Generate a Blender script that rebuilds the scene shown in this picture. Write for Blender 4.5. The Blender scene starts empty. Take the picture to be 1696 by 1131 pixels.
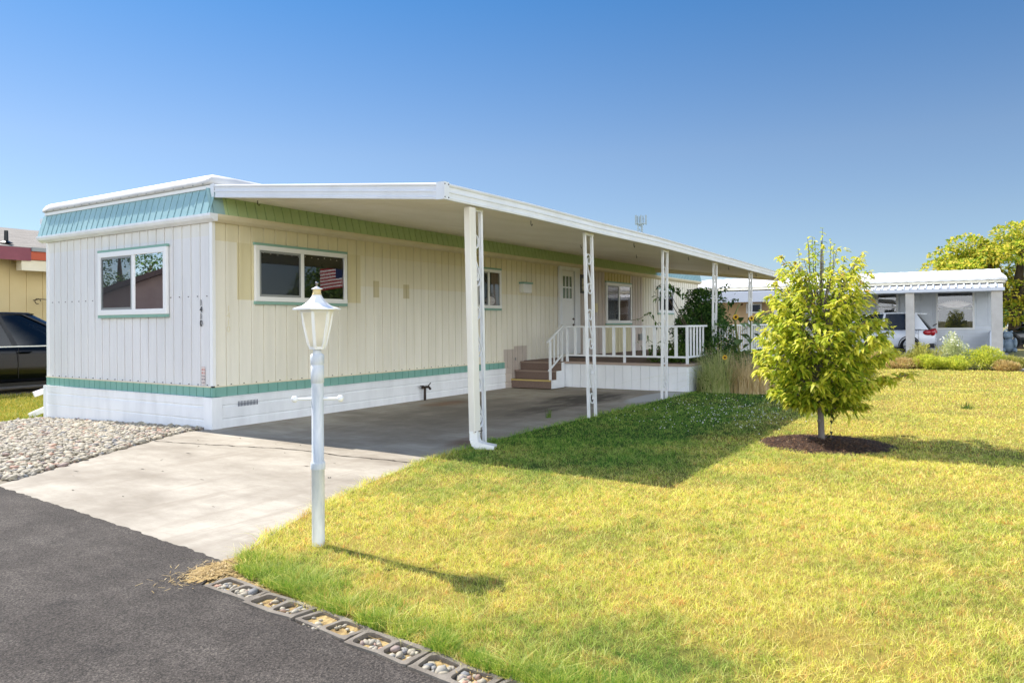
import bpy, math, random
import numpy as np
from mathutils import Vector, Matrix, noise as mnoise

S = bpy.context.scene
COL = S.collection
rad = math.radians
random.seed(5)
RNG = np.random.default_rng(11)

# ------------------------------------------------------------------ camera
CAM = Vector((-5.9562, -8.3465, 1.3287))
YAW, PITCH, ROLL = 0.56545, 0.00284, -0.00709
fw = Vector((math.cos(YAW) * math.cos(PITCH), math.sin(YAW) * math.cos(PITCH), math.sin(PITCH)))
rt = Vector((math.sin(YAW), -math.cos(YAW), 0))
up = rt.cross(fw)
r2 = rt * math.cos(ROLL) + up * math.sin(ROLL)
u2 = up * math.cos(ROLL) - rt * math.sin(ROLL)
cam_data = bpy.data.cameras.new('camera')
cam = bpy.data.objects.new('camera', cam_data)
COL.objects.link(cam)
cam.matrix_world = Matrix(((r2.x, u2.x, -fw.x, CAM.x), (r2.y, u2.y, -fw.y, CAM.y),
                           (r2.z, u2.z, -fw.z, CAM.z), (0, 0, 0, 1)))
cam_data.sensor_width = 36
cam_data.lens = 1220.69 / 1696 * 36
cam_data.shift_y = -32.25 / 1696
cam_data.clip_start = 0.05
cam_data.clip_end = 6000
S.camera = cam

# ------------------------------------------------------------------ light
SUN_EL, SUN_ROT = 49.0, 3.0
world = bpy.data.worlds.new('World')
S.world = world
world.use_nodes = True
wn = world.node_tree
wn.nodes.clear()
sky = wn.nodes.new('ShaderNodeTexSky')
sky.sky_type = 'NISHITA'
sky.sun_disc = False
sky.sun_elevation = rad(SUN_EL)
sky.sun_rotation = rad(SUN_ROT)
sky.altitude = 100
sky.air_density = 1.0
sky.dust_density = 0.25
sky.ozone_density = 2.5
bg = wn.nodes.new('ShaderNodeBackground')
bg.inputs[1].default_value = 0.15
wo = wn.nodes.new('ShaderNodeOutputWorld')
# deep blue towards the north horizon, lifted overhead for fill, southern cloud (behind the camera) added and brightened to fill shaded walls
geo = wn.nodes.new('ShaderNodeTexCoord')
sep = wn.nodes.new('ShaderNodeSeparateXYZ')
wn.links.new(geo.outputs['Generated'], sep.inputs[0])
rmp = wn.nodes.new('ShaderNodeValToRGB')
els = rmp.color_ramp.elements
while len(els) < 6:
    els.new(.5)
for e, (p_, v_) in zip(els, ((0, (.178, .222, .32)), (.05, (.186, .206, .248)), (.13, (.205, .213, .232)), (.22, (.203, .216, .234)), (.42, (.092, .188, .256)), (.72, (.18, .29, .39)))):
    e.position = p_; e.color = v_ + (1,)
wn.links.new(sep.outputs[2], rmp.inputs[0])
mul = wn.nodes.new('ShaderNodeMix'); mul.data_type = 'RGBA'; mul.blend_type = 'MULTIPLY'; mul.inputs[0].default_value = 1
wn.links.new(sky.outputs[0], mul.inputs[6]); wn.links.new(rmp.outputs[0], mul.inputs[7])
cn = wn.nodes.new('ShaderNodeTexNoise'); cn.inputs['Scale'].default_value = 2.6; cn.inputs['Detail'].default_value = 7; cn.inputs['Roughness'].default_value = .6
cmap = wn.nodes.new('ShaderNodeMapping'); cmap.inputs['Scale'].default_value = (1, 1, 2.2)
wn.links.new(geo.outputs['Generated'], cmap.inputs[0]); wn.links.new(cmap.outputs[0], cn.inputs['Vector'])
crm = wn.nodes.new('ShaderNodeValToRGB'); crm.color_ramp.elements[0].position = .28; crm.color_ramp.elements[1].position = .52
wn.links.new(cn.outputs['Fac'], crm.inputs[0])
south = wn.nodes.new('ShaderNodeMapRange'); south.interpolation_type = 'SMOOTHSTEP'
south.inputs[1].default_value = .12; south.inputs[2].default_value = .5
dotn = wn.nodes.new('ShaderNodeVectorMath'); dotn.operation = 'DOT_PRODUCT'; dotn.inputs[1].default_value = (-.64, -.77, 0)
wn.links.new(geo.outputs['Generated'], dotn.inputs[0]); wn.links.new(dotn.outputs['Value'], south.inputs[0])
cw_ = wn.nodes.new('ShaderNodeMath'); cw_.operation = 'MULTIPLY'
lowb = wn.nodes.new('ShaderNodeMapRange'); lowb.interpolation_type = 'SMOOTHSTEP'
lowb.inputs[1].default_value = .70; lowb.inputs[2].default_value = .30
wn.links.new(sep.outputs[2], lowb.inputs[0])
cw0 = wn.nodes.new('ShaderNodeMath'); cw0.operation = 'MULTIPLY'
wn.links.new(crm.outputs[0], cw0.inputs[0]); wn.links.new(lowb.outputs[0], cw0.inputs[1])
wn.links.new(cw0.outputs[0], cw_.inputs[0]); wn.links.new(south.outputs[0], cw_.inputs[1])
cmix = wn.nodes.new('ShaderNodeMix'); cmix.data_type = 'RGBA'
cmix.inputs[7].default_value = (5.8, 6.1, 6.5, 1)
wn.links.new(cw_.outputs[0], cmix.inputs[0]); wn.links.new(mul.outputs[2], cmix.inputs[6])
wn.links.new(cmix.outputs[2], bg.inputs[0])
wn.links.new(bg.outputs[0], wo.inputs[0])
sl = bpy.data.lights.new('sun', 'SUN')
sl.energy = 2.4
sl.angle = rad(0.5)
sl.color = (1.0, 0.945, 0.86)
sun = bpy.data.objects.new('sun', sl)
COL.objects.link(sun)
sd = Vector((math.sin(rad(SUN_ROT)) * math.cos(rad(SUN_EL)), math.cos(rad(SUN_ROT)) * math.cos(rad(SUN_EL)), math.sin(rad(SUN_EL))))
sun.rotation_euler = sd.to_track_quat('Z', 'Y').to_euler()
sun.location = (0, 0, 30)
S.view_settings.view_transform = 'Standard'
S.view_settings.look = 'None'
S.view_settings.gamma = 1
S.view_settings.exposure = 1.82
S.cycles.max_bounces = 8
S.cycles.transparent_max_bounces = 12

# ------------------------------------------------------------------ materials
def c(h):
    h = h.lstrip('#')
    v = [int(h[i:i + 2], 16) / 255 for i in (0, 2, 4)]
    return tuple(x / 12.92 if x <= .04045 else ((x + .055) / 1.055) ** 2.4 for x in v) + (1,)

def g3(r, g=None, b=None):
    return (r, r if g is None else g, r if b is None else b, 1)

class NT:
    def __init__(s, name):
        s.m = bpy.data.materials.new(name)
        s.m.use_nodes = True
        s.t = s.m.node_tree
        s.p = s.t.nodes['Principled BSDF']
        s.out = s.t.nodes['Material Output']
        s._co = None
    def n(s, typ, **kw):
        nd = s.t.nodes.new('ShaderNode' + typ)
        for k, v in kw.items():
            setattr(nd, k, v)
        return nd
    def l(s, a, b):
        s.t.links.new(a, b)
    def co(s):
        if s._co is None:
            s._co = s.n('TexCoord')
        return s._co.outputs['Object']
    def noise(s, scale, detail=4, rough=.55, stretch=None, seed=0):
        nz = s.n('TexNoise')
        nz.inputs['Scale'].default_value = scale
        nz.inputs['Detail'].default_value = detail
        nz.inputs['Roughness'].default_value = rough
        if stretch or seed:
            mp = s.n('Mapping')
            mp.inputs['Scale'].default_value = stretch or (1, 1, 1)
            mp.inputs['Location'].default_value = (seed, seed * 1.7, seed * .3)
            s.l(s.co(), mp.inputs[0]); s.l(mp.outputs[0], nz.inputs['Vector'])
        else:
            s.l(s.co(), nz.inputs['Vector'])
        return nz.outputs['Fac']
    def ramp(s, fac, stops):
        r = s.n('ValToRGB')
        el = r.color_ramp.elements
        while len(el) < len(stops):
            el.new(.5)
        for e, (p, col) in zip(el, stops):
            e.position = p
            e.color = col if not isinstance(col, (int, float)) else g3(col)
        s.l(fac, r.inputs[0])
        return r.outputs[0]
    def mix(s, fac, a, b, mode='MIX'):
        m = s.n('Mix', data_type='RGBA', blend_type=mode)
        for sock, v in ((m.inputs[0], fac), (m.inputs[6], a), (m.inputs[7], b)):
            if hasattr(v, 'is_linked'):
                s.l(v, sock)
            else:
                sock.default_value = v
        return m.outputs[2]
    def math(s, op, a, b=None):
        m = s.n('Math', operation=op)
        for i, v in enumerate((a, b)):
            if v is None:
                continue
            if hasattr(v, 'is_linked'):
                s.l(v, m.inputs[i])
            else:
                m.inputs[i].default_value = v
        return m.outputs[0]
    def xyz(s):
        sp = s.n('SeparateXYZ')
        s.l(s.co(), sp.inputs[0])
        return sp.outputs
    def box(s, u, v, u0, u1, v0, v1):
        a = s.math('MINIMUM', s.math('SUBTRACT', u, u0), s.math('SUBTRACT', u1, u))
        b = s.math('MINIMUM', s.math('SUBTRACT', v, v0), s.math('SUBTRACT', v1, v))
        return s.math('GREATER_THAN', s.math('MINIMUM', a, b), 0.0)
    def base(s, v):
        if hasattr(v, 'is_linked'):
            s.l(v, s.p.inputs['Base Color'])
        else:
            s.p.inputs['Base Color'].default_value = v
    def bump(s, h, strength, dist=.01):
        b = s.n('Bump')
        b.inputs['Strength'].default_value = strength
        b.inputs['Distance'].default_value = dist
        s.l(h, b.inputs['Height'])
        s.l(b.outputs[0], s.p.inputs['Normal'])
    def rough(s, v, spec=.5):
        s.p.inputs['Roughness'].default_value = v
        s.p.inputs['Specular IOR Level'].default_value = spec

def mat(name, col, rough=.55, col2=None, scale=3, lo=.35, hi=.7, bump=0, bscale=60, bdist=.004, spec=.4, metal=0, stretch=None, coat=0):
    t = NT(name)
    t.rough(rough, spec)
    t.p.inputs['Metallic'].default_value = metal
    t.p.inputs['Coat Weight'].default_value = coat
    if col2 is not None:
        t.base(t.ramp(t.noise(scale, 5, .6, stretch), [(lo, col), (hi, col2)]))
    else:
        t.base(col)
    if bump:
        t.bump(t.noise(bscale, 3), bump, bdist)
    return t.m

def leaf_mat(name, stops, trans=.35, tcol=None, rough=.5):
    t = NT(name)
    at = t.n('Attribute', attribute_name='tint')
    colr = t.ramp(at.outputs['Fac'], stops)
    t.base(colr)
    t.rough(rough, .3)
    tr = t.n('BsdfTranslucent')
    tc = t.mix(.5, colr, tcol, 'MIX') if tcol else colr
    t.l(tc, tr.inputs[0])
    mx = t.n('MixShader')
    mx.inputs[0].default_value = trans
    t.l(t.p.outputs[0], mx.inputs[1]); t.l(tr.outputs[0], mx.inputs[2])
    t.l(mx.outputs[0], t.out.inputs[0])
    return t.m

# ------------------------------------------------------------------ mesh helpers
class MB:
    def __init__(s, tr=None):
        s.v = []; s.f = []; s.tr = tr
    def add(s, vs, fs):
        b = len(s.v)
        if s.tr:
            vs = [s.tr(*p) for p in vs]
        s.v += [tuple(p) for p in vs]
        s.f += [tuple(i + b for i in f) for f in fs]
    def box(s, x0, x1, y0, y1, z0, z1):
        s.add([(x0, y0, z0), (x1, y0, z0), (x1, y1, z0), (x0, y1, z0), (x0, y0, z1), (x1, y0, z1), (x1, y1, z1), (x0, y1, z1)],
              [(0, 3, 2, 1), (4, 5, 6, 7), (0, 1, 5, 4), (1, 2, 6, 5), (2, 3, 7, 6), (3, 0, 4, 7)])
    def hexa(s, lo, hi):
        s.add(list(lo) + list(hi), [(0, 3, 2, 1), (4, 5, 6, 7), (0, 1, 5, 4), (1, 2, 6, 5), (2, 3, 7, 6), (3, 0, 4, 7)])
    def quad(s, *p):
        s.add(p, [tuple(range(len(p)))])
    def strip(s, rows, close=False):
        n = len(rows[0]); vs = [p for r in rows for p in r]; fs = []
        for i in range(len(rows) - 1):
            for j in range(n if close else n - 1):
                k = (j + 1) % n
                fs.append((i * n + j, i * n + k, (i + 1) * n + k, (i + 1) * n + j))
        s.add(vs, fs)
    def tube(s, pts, r, n=8, caps=True):
        pts = [Vector(p) for p in pts]
        rs = r if isinstance(r, (list, tuple)) else [r] * len(pts)
        rows = []; ref = None
        for i, p in enumerate(pts):
            d = (pts[min(i + 1, len(pts) - 1)] - pts[max(i - 1, 0)])
            if d.length < 1e-9:
                d = Vector((0, 0, 1))
            d.normalize()
            if ref is None or abs(ref.dot(d)) > .98:
                ref = Vector((0, 0, 1)) if abs(d.z) < .9 else Vector((1, 0, 0))
            a = d.cross(ref).normalized(); b = d.cross(a)
            ref = -b if False else ref
            rows.append([p + (a * math.cos(2 * math.pi * k / n) + b * math.sin(2 * math.pi * k / n)) * rs[i] for k in range(n)])
        s.strip(rows, True)
        if caps:
            for row, rev in ((rows[0], False), (rows[-1], True)):
                s.add(row[::-1] if rev else row, [tuple(range(n))])
    def bar(s, p0, p1, w, h, upv=(0, 0, 1)):
        p0, p1 = Vector(p0), Vector(p1)
        d = (p1 - p0).normalized(); u = Vector(upv)
        a = d.cross(u).normalized(); b = a.cross(d).normalized()
        a *= w / 2; b *= h / 2
        s.hexa([p0 - a - b, p0 + a - b, p0 + a + b, p0 - a + b], [p1 - a - b, p1 + a - b, p1 + a + b, p1 - a + b])
    def lathe(s, prof, cx=0, cy=0, n=20):
        rows = [[(cx + r * math.cos(2 * math.pi * k / n), cy + r * math.sin(2 * math.pi * k / n), z) for k in range(n)] for r, z in prof]
        s.strip(rows, True)
    def ell(s, cx, cy, cz, rx, ry, rz, n=12, m=8):
        rows = []
        for i in range(m + 1):
            t = math.pi * i / m
            rows.append([(cx + rx * math.sin(t) * math.cos(2 * math.pi * k / n), cy + ry * math.sin(t) * math.sin(2 * math.pi * k / n), cz + rz * math.cos(t)) for k in range(n)])
        s.strip(rows, True)
    def build(s, name, m, parent=None, smooth=False, bevel=0):
        me = bpy.data.meshes.new(name)
        me.from_pydata(s.v, [], s.f)
        me.validate()
        me.update()
        o = bpy.data.objects.new(name, me)
        COL.objects.link(o)
        me.materials.append(m)
        if smooth:
            for p in me.polygons:
                p.use_smooth = True
        if bevel:
            md = o.modifiers.new('bevel', 'BEVEL'); md.width = bevel; md.segments = 2; md.limit_method = 'ANGLE'
        put(o, parent)
        return o

def put(o, parent):
    if parent is not None:
        o.parent = parent
        if parent.parent is None and parent.type == 'EMPTY' and not parent.get('local_frame'):
            o.location = -parent.location
    return o

def npmesh(name, V, F, m, parent=None, tint=None, smooth=False, tint2=None):
    V = np.asarray(V, np.float32); F = np.asarray(F, np.int32)
    k = F.shape[1]
    me = bpy.data.meshes.new(name)
    me.vertices.add(len(V)); me.vertices.foreach_set('co', V.ravel())
    me.loops.add(F.size); me.loops.foreach_set('vertex_index', F.ravel())
    me.polygons.add(len(F))
    me.polygons.foreach_set('loop_start', np.arange(0, F.size, k, dtype=np.int32))
    me.polygons.foreach_set('loop_total', np.full(len(F), k, np.int32))
    if tint is not None:
        a = me.attributes.new('tint', 'FLOAT', 'POINT'); a.data.foreach_set('value', np.asarray(tint, np.float32))
    if smooth:
        me.polygons.foreach_set('use_smooth', np.ones(len(F), bool))
    me.update(calc_edges=True)
    o = bpy.data.objects.new(name, me)
    COL.objects.link(o)
    me.materials.append(m)
    return put(o, parent)

def pieces(mb, name, m, parent, bevel=0):
    # build every separate piece of mb as a part of its own
    par = list(range(len(mb.v)))
    def find(i):
        while par[i] != i:
            par[i] = par[par[i]]; i = par[i]
        return i
    for f in mb.f:
        for i in f[1:]:
            par[find(i)] = find(f[0])
    groups = {}
    for f in mb.f:
        groups.setdefault(find(f[0]), []).append(f)
    out = []
    for fs in groups.values():
        ids = sorted({i for f in fs for i in f}); mp = {i: k for k, i in enumerate(ids)}
        q = MB(); q.v = [mb.v[i] for i in ids]; q.f = [tuple(mp[i] for i in f) for f in fs]
        out.append(q.build(name, m, parent, bevel=bevel))
    return out

def tag(o, label=None, cat=None, group=None, kind=None):
    for k, v in (('label', label), ('category', cat), ('group', group), ('kind', kind)):
        if v:
            o[k] = v
    return o

def root(name, loc, label, cat, group=None, rz=None):
    o = bpy.data.objects.new(name, None)
    COL.objects.link(o)
    o.empty_display_size = .2
    o.location = loc
    if rz is not None:
        o.rotation_euler.z = rz
        o['local_frame'] = 1
    return tag(o, label, cat, group)

def struct(o):
    o['kind'] = 'structure'
    return o

# leaves: P centres (N,3), A axis dir (N,3), Nn upward normal (N,3), L length, W width, droop
LV = np.array([(0, 0, 0), (.28, .42, .02), (.28, 0, -.06), (.28, -.42, .02), (.62, .36, 0), (.62, 0, -.08), (.62, -.36, 0), (1, 0, 0)])
LF = np.array([(0, 2, 1), (0, 3, 2), (1, 2, 4), (2, 5, 4), (2, 3, 6), (2, 6, 5), (4, 5, 7), (5, 6, 7)])
SV = np.array([(0, 0, 0), (.45, .42, .04), (.45, -.42, .04), (1, 0, 0)])
SF = np.array([(0, 2, 1), (1, 2, 3)])
def leaves(P, A, U, L, W, droop=0, simple=False):
    P = np.asarray(P, float); A = A / np.linalg.norm(A, axis=1, keepdims=True)
    Sd = np.cross(A, U); Sd /= np.linalg.norm(Sd, axis=1, keepdims=True) + 1e-9
    Un = np.cross(Sd, A)
    T = SV if simple else LV
    F = SF if simple else LF
    L = np.broadcast_to(L, (len(P),)); W = np.broadcast_to(W, (len(P),)); D = np.broadcast_to(droop, (len(P),))
    V = (P[:, None, :] + A[:, None, :] * (T[None, :, 0] * L[:, None])[..., None] + Sd[:, None, :] * (T[None, :, 1] * W[:, None])[..., None]
         + Un[:, None, :] * (T[None, :, 2] * L[:, None])[..., None])
    V[..., 2] -= (T[None, :, 0] ** 2) * (L * D)[:, None]
    k = len(T)
    FF = (F[None] + (np.arange(len(P)) * k)[:, None, None]).reshape(-1, 3)
    return V.reshape(-1, 3), FF, k

def unit(n):
    a = RNG.normal(size=(n, 3))
    return a / np.linalg.norm(a, axis=1, keepdims=True)

# ------------------------------------------------------------------ setting: ground, road, drive, gravel, lawn
def pts_in(poly, P):
    x, y = P[:, 0], P[:, 1]; r = np.zeros(len(P), bool); n = len(poly)
    for i in range(n):
        x0, y0 = poly[i]; x1, y1 = poly[(i + 1) % n]
        cnd = (y0 > y) != (y1 > y)
        r ^= cnd & (x < (x1 - x0) * (y - y0) / ((y1 - y0) if y1 != y0 else 1e-9) + x0)
    return r

def slope(y):
    return -.03 * np.clip(y, 0, 4.4)

m_ground = mat('dry_ground', c('#9c8a5e'), .9, c('#6f7a3e'), .6, bump=.4, bscale=30)
b = MB()
Rg = 2500
b.strip([[(-Rg, -Rg, -.03), (Rg, -Rg, -.03)], [(-Rg, -.3, -.03), (Rg, -.3, -.03)], [(-Rg, 4.4, -.165), (Rg, 4.4, -.165)], [(-Rg, Rg, -.165), (Rg, Rg, -.165)]])
struct(b.build('ground', m_ground))

# asphalt road
ROADX = [(-1.0, -3.0), (-1.47, -3.07), (-3.52, -3.22), (-4.76, -3.33), (-4.98, -3.63), (-5.6, -3.685), (-6.2, -3.747), (-6.9, -3.81), (-9.5, -3.95), (-40, -5.5)]
t = NT('asphalt')
big = t.noise(.5, 4, .6)
sp = t.noise(120, 3, .75)
basec = t.ramp(big, [(.3, c('#3b3632')), (.75, c('#554e48'))])
basec = t.mix(t.ramp(t.noise(2.6, 6, .7, (1, .6, 1), 5), [(.45, 0), (.72, .55)]), basec, c('#6b645d'))
basec = t.mix(t.ramp(t.noise(1.1, 4, .7, None, 51), [(.6, 0), (.7, .6)]), basec, c('#2e2a28'))
spk = t.ramp(sp, [(.34, g3(.25)), (.5, g3(.95)), (.68, g3(2.3))])
t.base(t.mix(1.0, basec, spk, 'MULTIPLY'))
t.rough(.85, .3)
t.bump(t.math('ADD', t.noise(110, 3, .75), t.math('MULTIPLY', t.noise(30, 3), .5)), 1.0, .012)
m_asph = t.m
b = MB()
edge = [(1.5, -3.0), (-1.0, -3.0)] + ROADX[1:]
rows = []
dense = []
for (y0, x0), (y1, x1) in zip([(30, -3.0)] + [(p[0], p[1]) for p in ROADX], [(p[0], p[1]) for p in ROADX]):
    n = max(1, int(abs(y1 - y0) / .03)) if -9 < y0 < 2 else 1
    for k in range(n):
        f = k / n
        dense.append((x0 + (x1 - x0) * f, y0 + (y1 - y0) * f))
dense.append((-5.5, -40))
for x, y in dense:
    j = (mnoise.noise(Vector((x * 9, y * 9, 0))) * .02 + mnoise.noise(Vector((x * 31, y * 31, 3))) * .012) if -9 < y < 1 else 0
    zz = float(slope(y))
    rows.append([(-26, y, zz + .004), (x + j, y, zz + .012), (x + j + .012, y, zz - .03)])
b.strip(rows)
struct(b.build('road', m_asph))

# concrete drive
DRV_R = [(-3.35, -4.86), (-3.15, -4.72), (-2.7, -4.5), (-2.25, -4.31), (-1.4, -4.03), (-.42, -3.78), (.7, -3.7), (1.82, -3.66), (3.39, -3.70), (5.9, -3.72), (7.62, -3.72)]
DRV_L = [(-3.12, -1.40), (-1.6, -.56), (-.41, .06)]
t = NT('concrete')
x, y, z = t.xyz()
n1 = t.noise(1.1, 6, .65, (1, .55, 1))
n2 = t.noise(7, 5, .7, (1, .35, 1), 3)
base0 = t.mix(t.ramp(n2, [(.3, 0), (.75, 1)]), c('#a29a8d'), c('#b9b1a3'))
base1 = t.mix(t.ramp(n1, [(.34, g3(.9)), (.60, g3(0))]), base0, c('#837a6d'))
n3 = t.noise(2.4, 7, .72, (.25, 2.2, 1), 31)
base1 = t.mix(t.ramp(n3, [(.5, g3(0)), (.72, g3(.7))]), base1, c('#8a8072'))
base1 = t.mix(t.ramp(t.noise(42, 4, .7), [(.58, g3(0)), (.75, g3(.45))]), base1, c('#7c7367'))
# worn, oil-stained parking area towards the steps
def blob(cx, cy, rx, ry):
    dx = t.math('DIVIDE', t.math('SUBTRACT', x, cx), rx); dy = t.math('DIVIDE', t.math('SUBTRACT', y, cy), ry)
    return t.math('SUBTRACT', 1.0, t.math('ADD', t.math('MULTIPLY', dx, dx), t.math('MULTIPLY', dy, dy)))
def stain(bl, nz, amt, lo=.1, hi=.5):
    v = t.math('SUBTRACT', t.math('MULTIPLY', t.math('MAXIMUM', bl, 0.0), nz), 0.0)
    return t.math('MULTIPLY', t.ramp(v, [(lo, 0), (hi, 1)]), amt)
sn = t.noise(3.2, 6, .7, (.35, 1.6, 1), 9)
sn2 = t.noise(2.2, 6, .7, (.7, 1.2, 1), 17)
cc = base1
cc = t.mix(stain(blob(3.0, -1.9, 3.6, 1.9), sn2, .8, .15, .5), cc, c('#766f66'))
cc = t.mix(stain(blob(5.6, -2.5, 1.9, .9), sn, .85, .22, .45), cc, c('#3f3a35'))
cc = t.mix(stain(blob(4.0, -2.6, 1.5, .5), sn, .7, .25, .5), cc, c('#4a443e'))
cc = t.mix(stain(blob(3.9, -.75, .8, .45), sn, .7, .2, .5), cc, c('#7d5a3c'))
cc = t.mix(stain(blob(.9, -3.5, .9, .35), sn2, .7, .2, .55), cc, c('#6b4c38'))
cc = t.mix(stain(blob(6.6, -3.45, 1.5, .4), sn2, .8, .1, .3), cc, c('#c3c4c2'))
crk = t.noise(26, 2, .5, None, 21)
t.base(cc)
t.rough(.85, .3)
t.bump(t.math('ADD', t.noise(90, 4, .7), t.math('MULTIPLY', n2, 1.2)), .35, .004)
m_conc = t.m
b = MB()
def walk(poly, step=.08, jit=.012, fr=11):
    out = []
    for p, q in zip(poly[:-1], poly[1:]):
        n = max(1, int(math.dist(p, q) / step))
        for k in range(n):
            x_ = p[0] + (q[0] - p[0]) * k / n; y_ = p[1] + (q[1] - p[1]) * k / n
            j = mnoise.noise(Vector((x_ * fr, y_ * fr, 5))) * jit
            out.append((x_, y_ + j))
    return out + [poly[-1]]
outline = walk(DRV_R) + [(7.62, -1.1), (6.95, -1.1), (6.95, .02), (0, .02)] + DRV_L[::-1] + [(-3.25, -1.5), (-3.45, -4.9)]
b.add([(p[0], p[1], .006) for p in outline], [tuple(range(len(outline)))])
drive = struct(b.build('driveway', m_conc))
# expansion crack across the drive
m_crack = mat('crack_dirt', c('#2a241d'), .95, c('#4c4233'), 30)
b = MB()
ck = walk([(-.98, .0 - .28), (-.83, -1.02), (-.62, -1.87), (-.55, -2.36), (-.57, -2.82), (-.5, -3.79)], .035, 0)
L_, R_ = [], []
for i, (x_, y_) in enumerate(ck):
    j = mnoise.noise(Vector((x_ * 6, y_ * 6, 1))) * .03 + mnoise.noise(Vector((x_ * 28, y_ * 28, 1))) * .012
    w = .006 + .011 * max(0, mnoise.noise(Vector((x_ * 9, y_ * 9, 8))) + .25)
    L_.append((x_ + j - w, y_, .0095)); R_.append((x_ + j + w, y_, .0095))
b.strip([L_, R_])
struct(b.build('expansion_joint', m_crack, drive))
# short hairline scuffs and chips
b = MB()
for k in range(26):
    x_ = random.uniform(-2.9, -.3); y_ = random.uniform(-3.6, -.6)
    a = random.uniform(-.5, .5) + 1.2; l = random.uniform(.015, .06); w = random.uniform(.003, .008)
    d = Vector((math.cos(a), math.sin(a), 0)); nn = Vector((-d.y, d.x, 0)); p = Vector((x_, y_, .0095))
    b.quad(p - d * l, p + nn * w, p + d * l, p - nn * w)
struct(b.build('surface_chip', m_crack, drive))

# gravel bed beside the drive
m_gbed = mat('gravel_bed_dirt', c('#6f675a'), .95, c('#8f8674'), 8, bump=.5)
GRAV = [(-3.12, -1.40), (-1.6, -.56), (-.41, .06), (-.02, .12), (-.02, 4.3), (-.55, 4.25), (-2.6, 3.55), (-3.0, 3.2)]
b = MB()
rows = []
for yy in np.linspace(-1.4, 4.3, 24):
    xs = -3.1
    xe = -.0
    rows.append([(xs, yy, float(slope(yy)) + .001), (xe, yy, float(slope(yy)) + .001)])
b.strip(rows)
struct(b.build('gravel_bed', m_gbed))

def pebbles(P, size, name, m, flat=.55, parent=None):
    # deformed 18-vertex stones
    base = [(1, 0, 0), (-1, 0, 0), (0, 1, 0), (0, -1, 0), (0, 0, 1), (0, 0, -1)]
    tri = [(0, 2, 4), (2, 1, 4), (1, 3, 4), (3, 0, 4), (2, 0, 5), (1, 2, 5), (3, 1, 5), (0, 3, 5)]
    vs = [Vector(v) for v in base]; fs = []; mid = {}
    def mp(i, j):
        k = (min(i, j), max(i, j))
        if k not in mid:
            mid[k] = len(vs); vs.append(((vs[i] + vs[j]) / 2).normalized())
        return mid[k]
    for a, b_, c_ in tri:
        x_, y_, z_ = mp(a, b_), mp(b_, c_), mp(c_, a)
        fs += [(a, x_, z_), (x_, b_, y_), (z_, y_, c_), (x_, y_, z_)]
    B = np.array([tuple(v) for v in vs]); F = np.array(fs)
    n = len(P)
    s_ = size * np.exp(RNG.normal(0, .33, (n, 1)))
    sc = np.stack([s_[:, 0] * RNG.uniform(.9, 1.5, n), s_[:, 0] * RNG.uniform(.7, 1.0, n), s_[:, 0] * RNG.uniform(flat * .7, flat * 1.2, n)], 1)
    ang = RNG.uniform(0, 6.28, n); tl = RNG.normal(0, .25, n)
    V = B[None] * (1 + RNG.uniform(-.14, .14, (n, len(B), 1))) * sc[:, None, :]
    x_ = V[..., 0] * np.cos(tl)[:, None] - V[..., 2] * np.sin(tl)[:, None]
    z_ = V[..., 0] * np.sin(tl)[:, None] + V[..., 2] * np.cos(tl)[:, None]
    ca, sa = np.cos(ang)[:, None], np.sin(ang)[:, None]
    V = np.stack([x_ * ca - V[..., 1] * sa, x_ * sa + V[..., 1] * ca, z_], -1) + P[:, None, :]
    FF = (F[None] + (np.arange(n) * len(B))[:, None, None]).reshape(-1, 3)
    tint = np.repeat(RNG.uniform(0, 1, n), len(B))
    return npmesh(name, V.reshape(-1, 3), FF, m, parent, tint, True)

t = NT('river_stone')
at = t.n('Attribute', attribute_name='tint')
stc = t.ramp(at.outputs['Fac'], [(0, c('#8f8a80')), (.25, c('#b3a88f')), (.5, c('#a39a8a')), (.7, c('#c2b79f')), (.85, c('#7d7f80')), (1, c('#b58f78'))])
t.base(t.mix(1.0, stc, t.ramp(t.noise(45, 4), [(.2, g3(.75)), (.8, g3(1.1))]), 'MULTIPLY'))
t.rough(.7, .35)
m_stone = t.m
Pg = np.stack([RNG.uniform(-3.1, -.02, 21000), RNG.uniform(-1.45, 4.35, 21000)], 1)
Pg = Pg[pts_in(GRAV, Pg)]
Pg = Pg[(Pg[:, 0] > -2.9 + .0 * Pg[:, 1])]
zz = slope(Pg[:, 1]) + RNG.uniform(.004, .03, len(Pg))
tag(pebbles(np.column_stack([Pg, zz]), .0225, 'gravel', m_stone), 'loose round river gravel in the bed beside the drive', None, None, 'stuff')

# verge: strip of dead straw and soil between edging blocks and lawn
t = NT('straw_soil')
t.base(t.ramp(t.noise(14, 6, .7), [(.3, c('#5b4732')), (.5, c('#a88f60')), (.75, c('#d3bd88'))]))
t.rough(.9, .2)
t.bump(t.noise(70, 5, .7), .8, .01)
m_straw = t.m
b = MB()
vo = [(-3.25, -4.74), (-3.36, -4.76), (-3.65, -4.98), (-3.70, -5.6), (-3.765, -6.2), (-3.83, -6.9), (-3.97, -9.5), (-3.4, -9.5), (-3.3, -6), (-3.2, -5.2)]
b.add([(p[0], p[1], .003) for p in vo], [tuple(range(len(vo)))])
struct(b.build('verge', m_straw))

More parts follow.
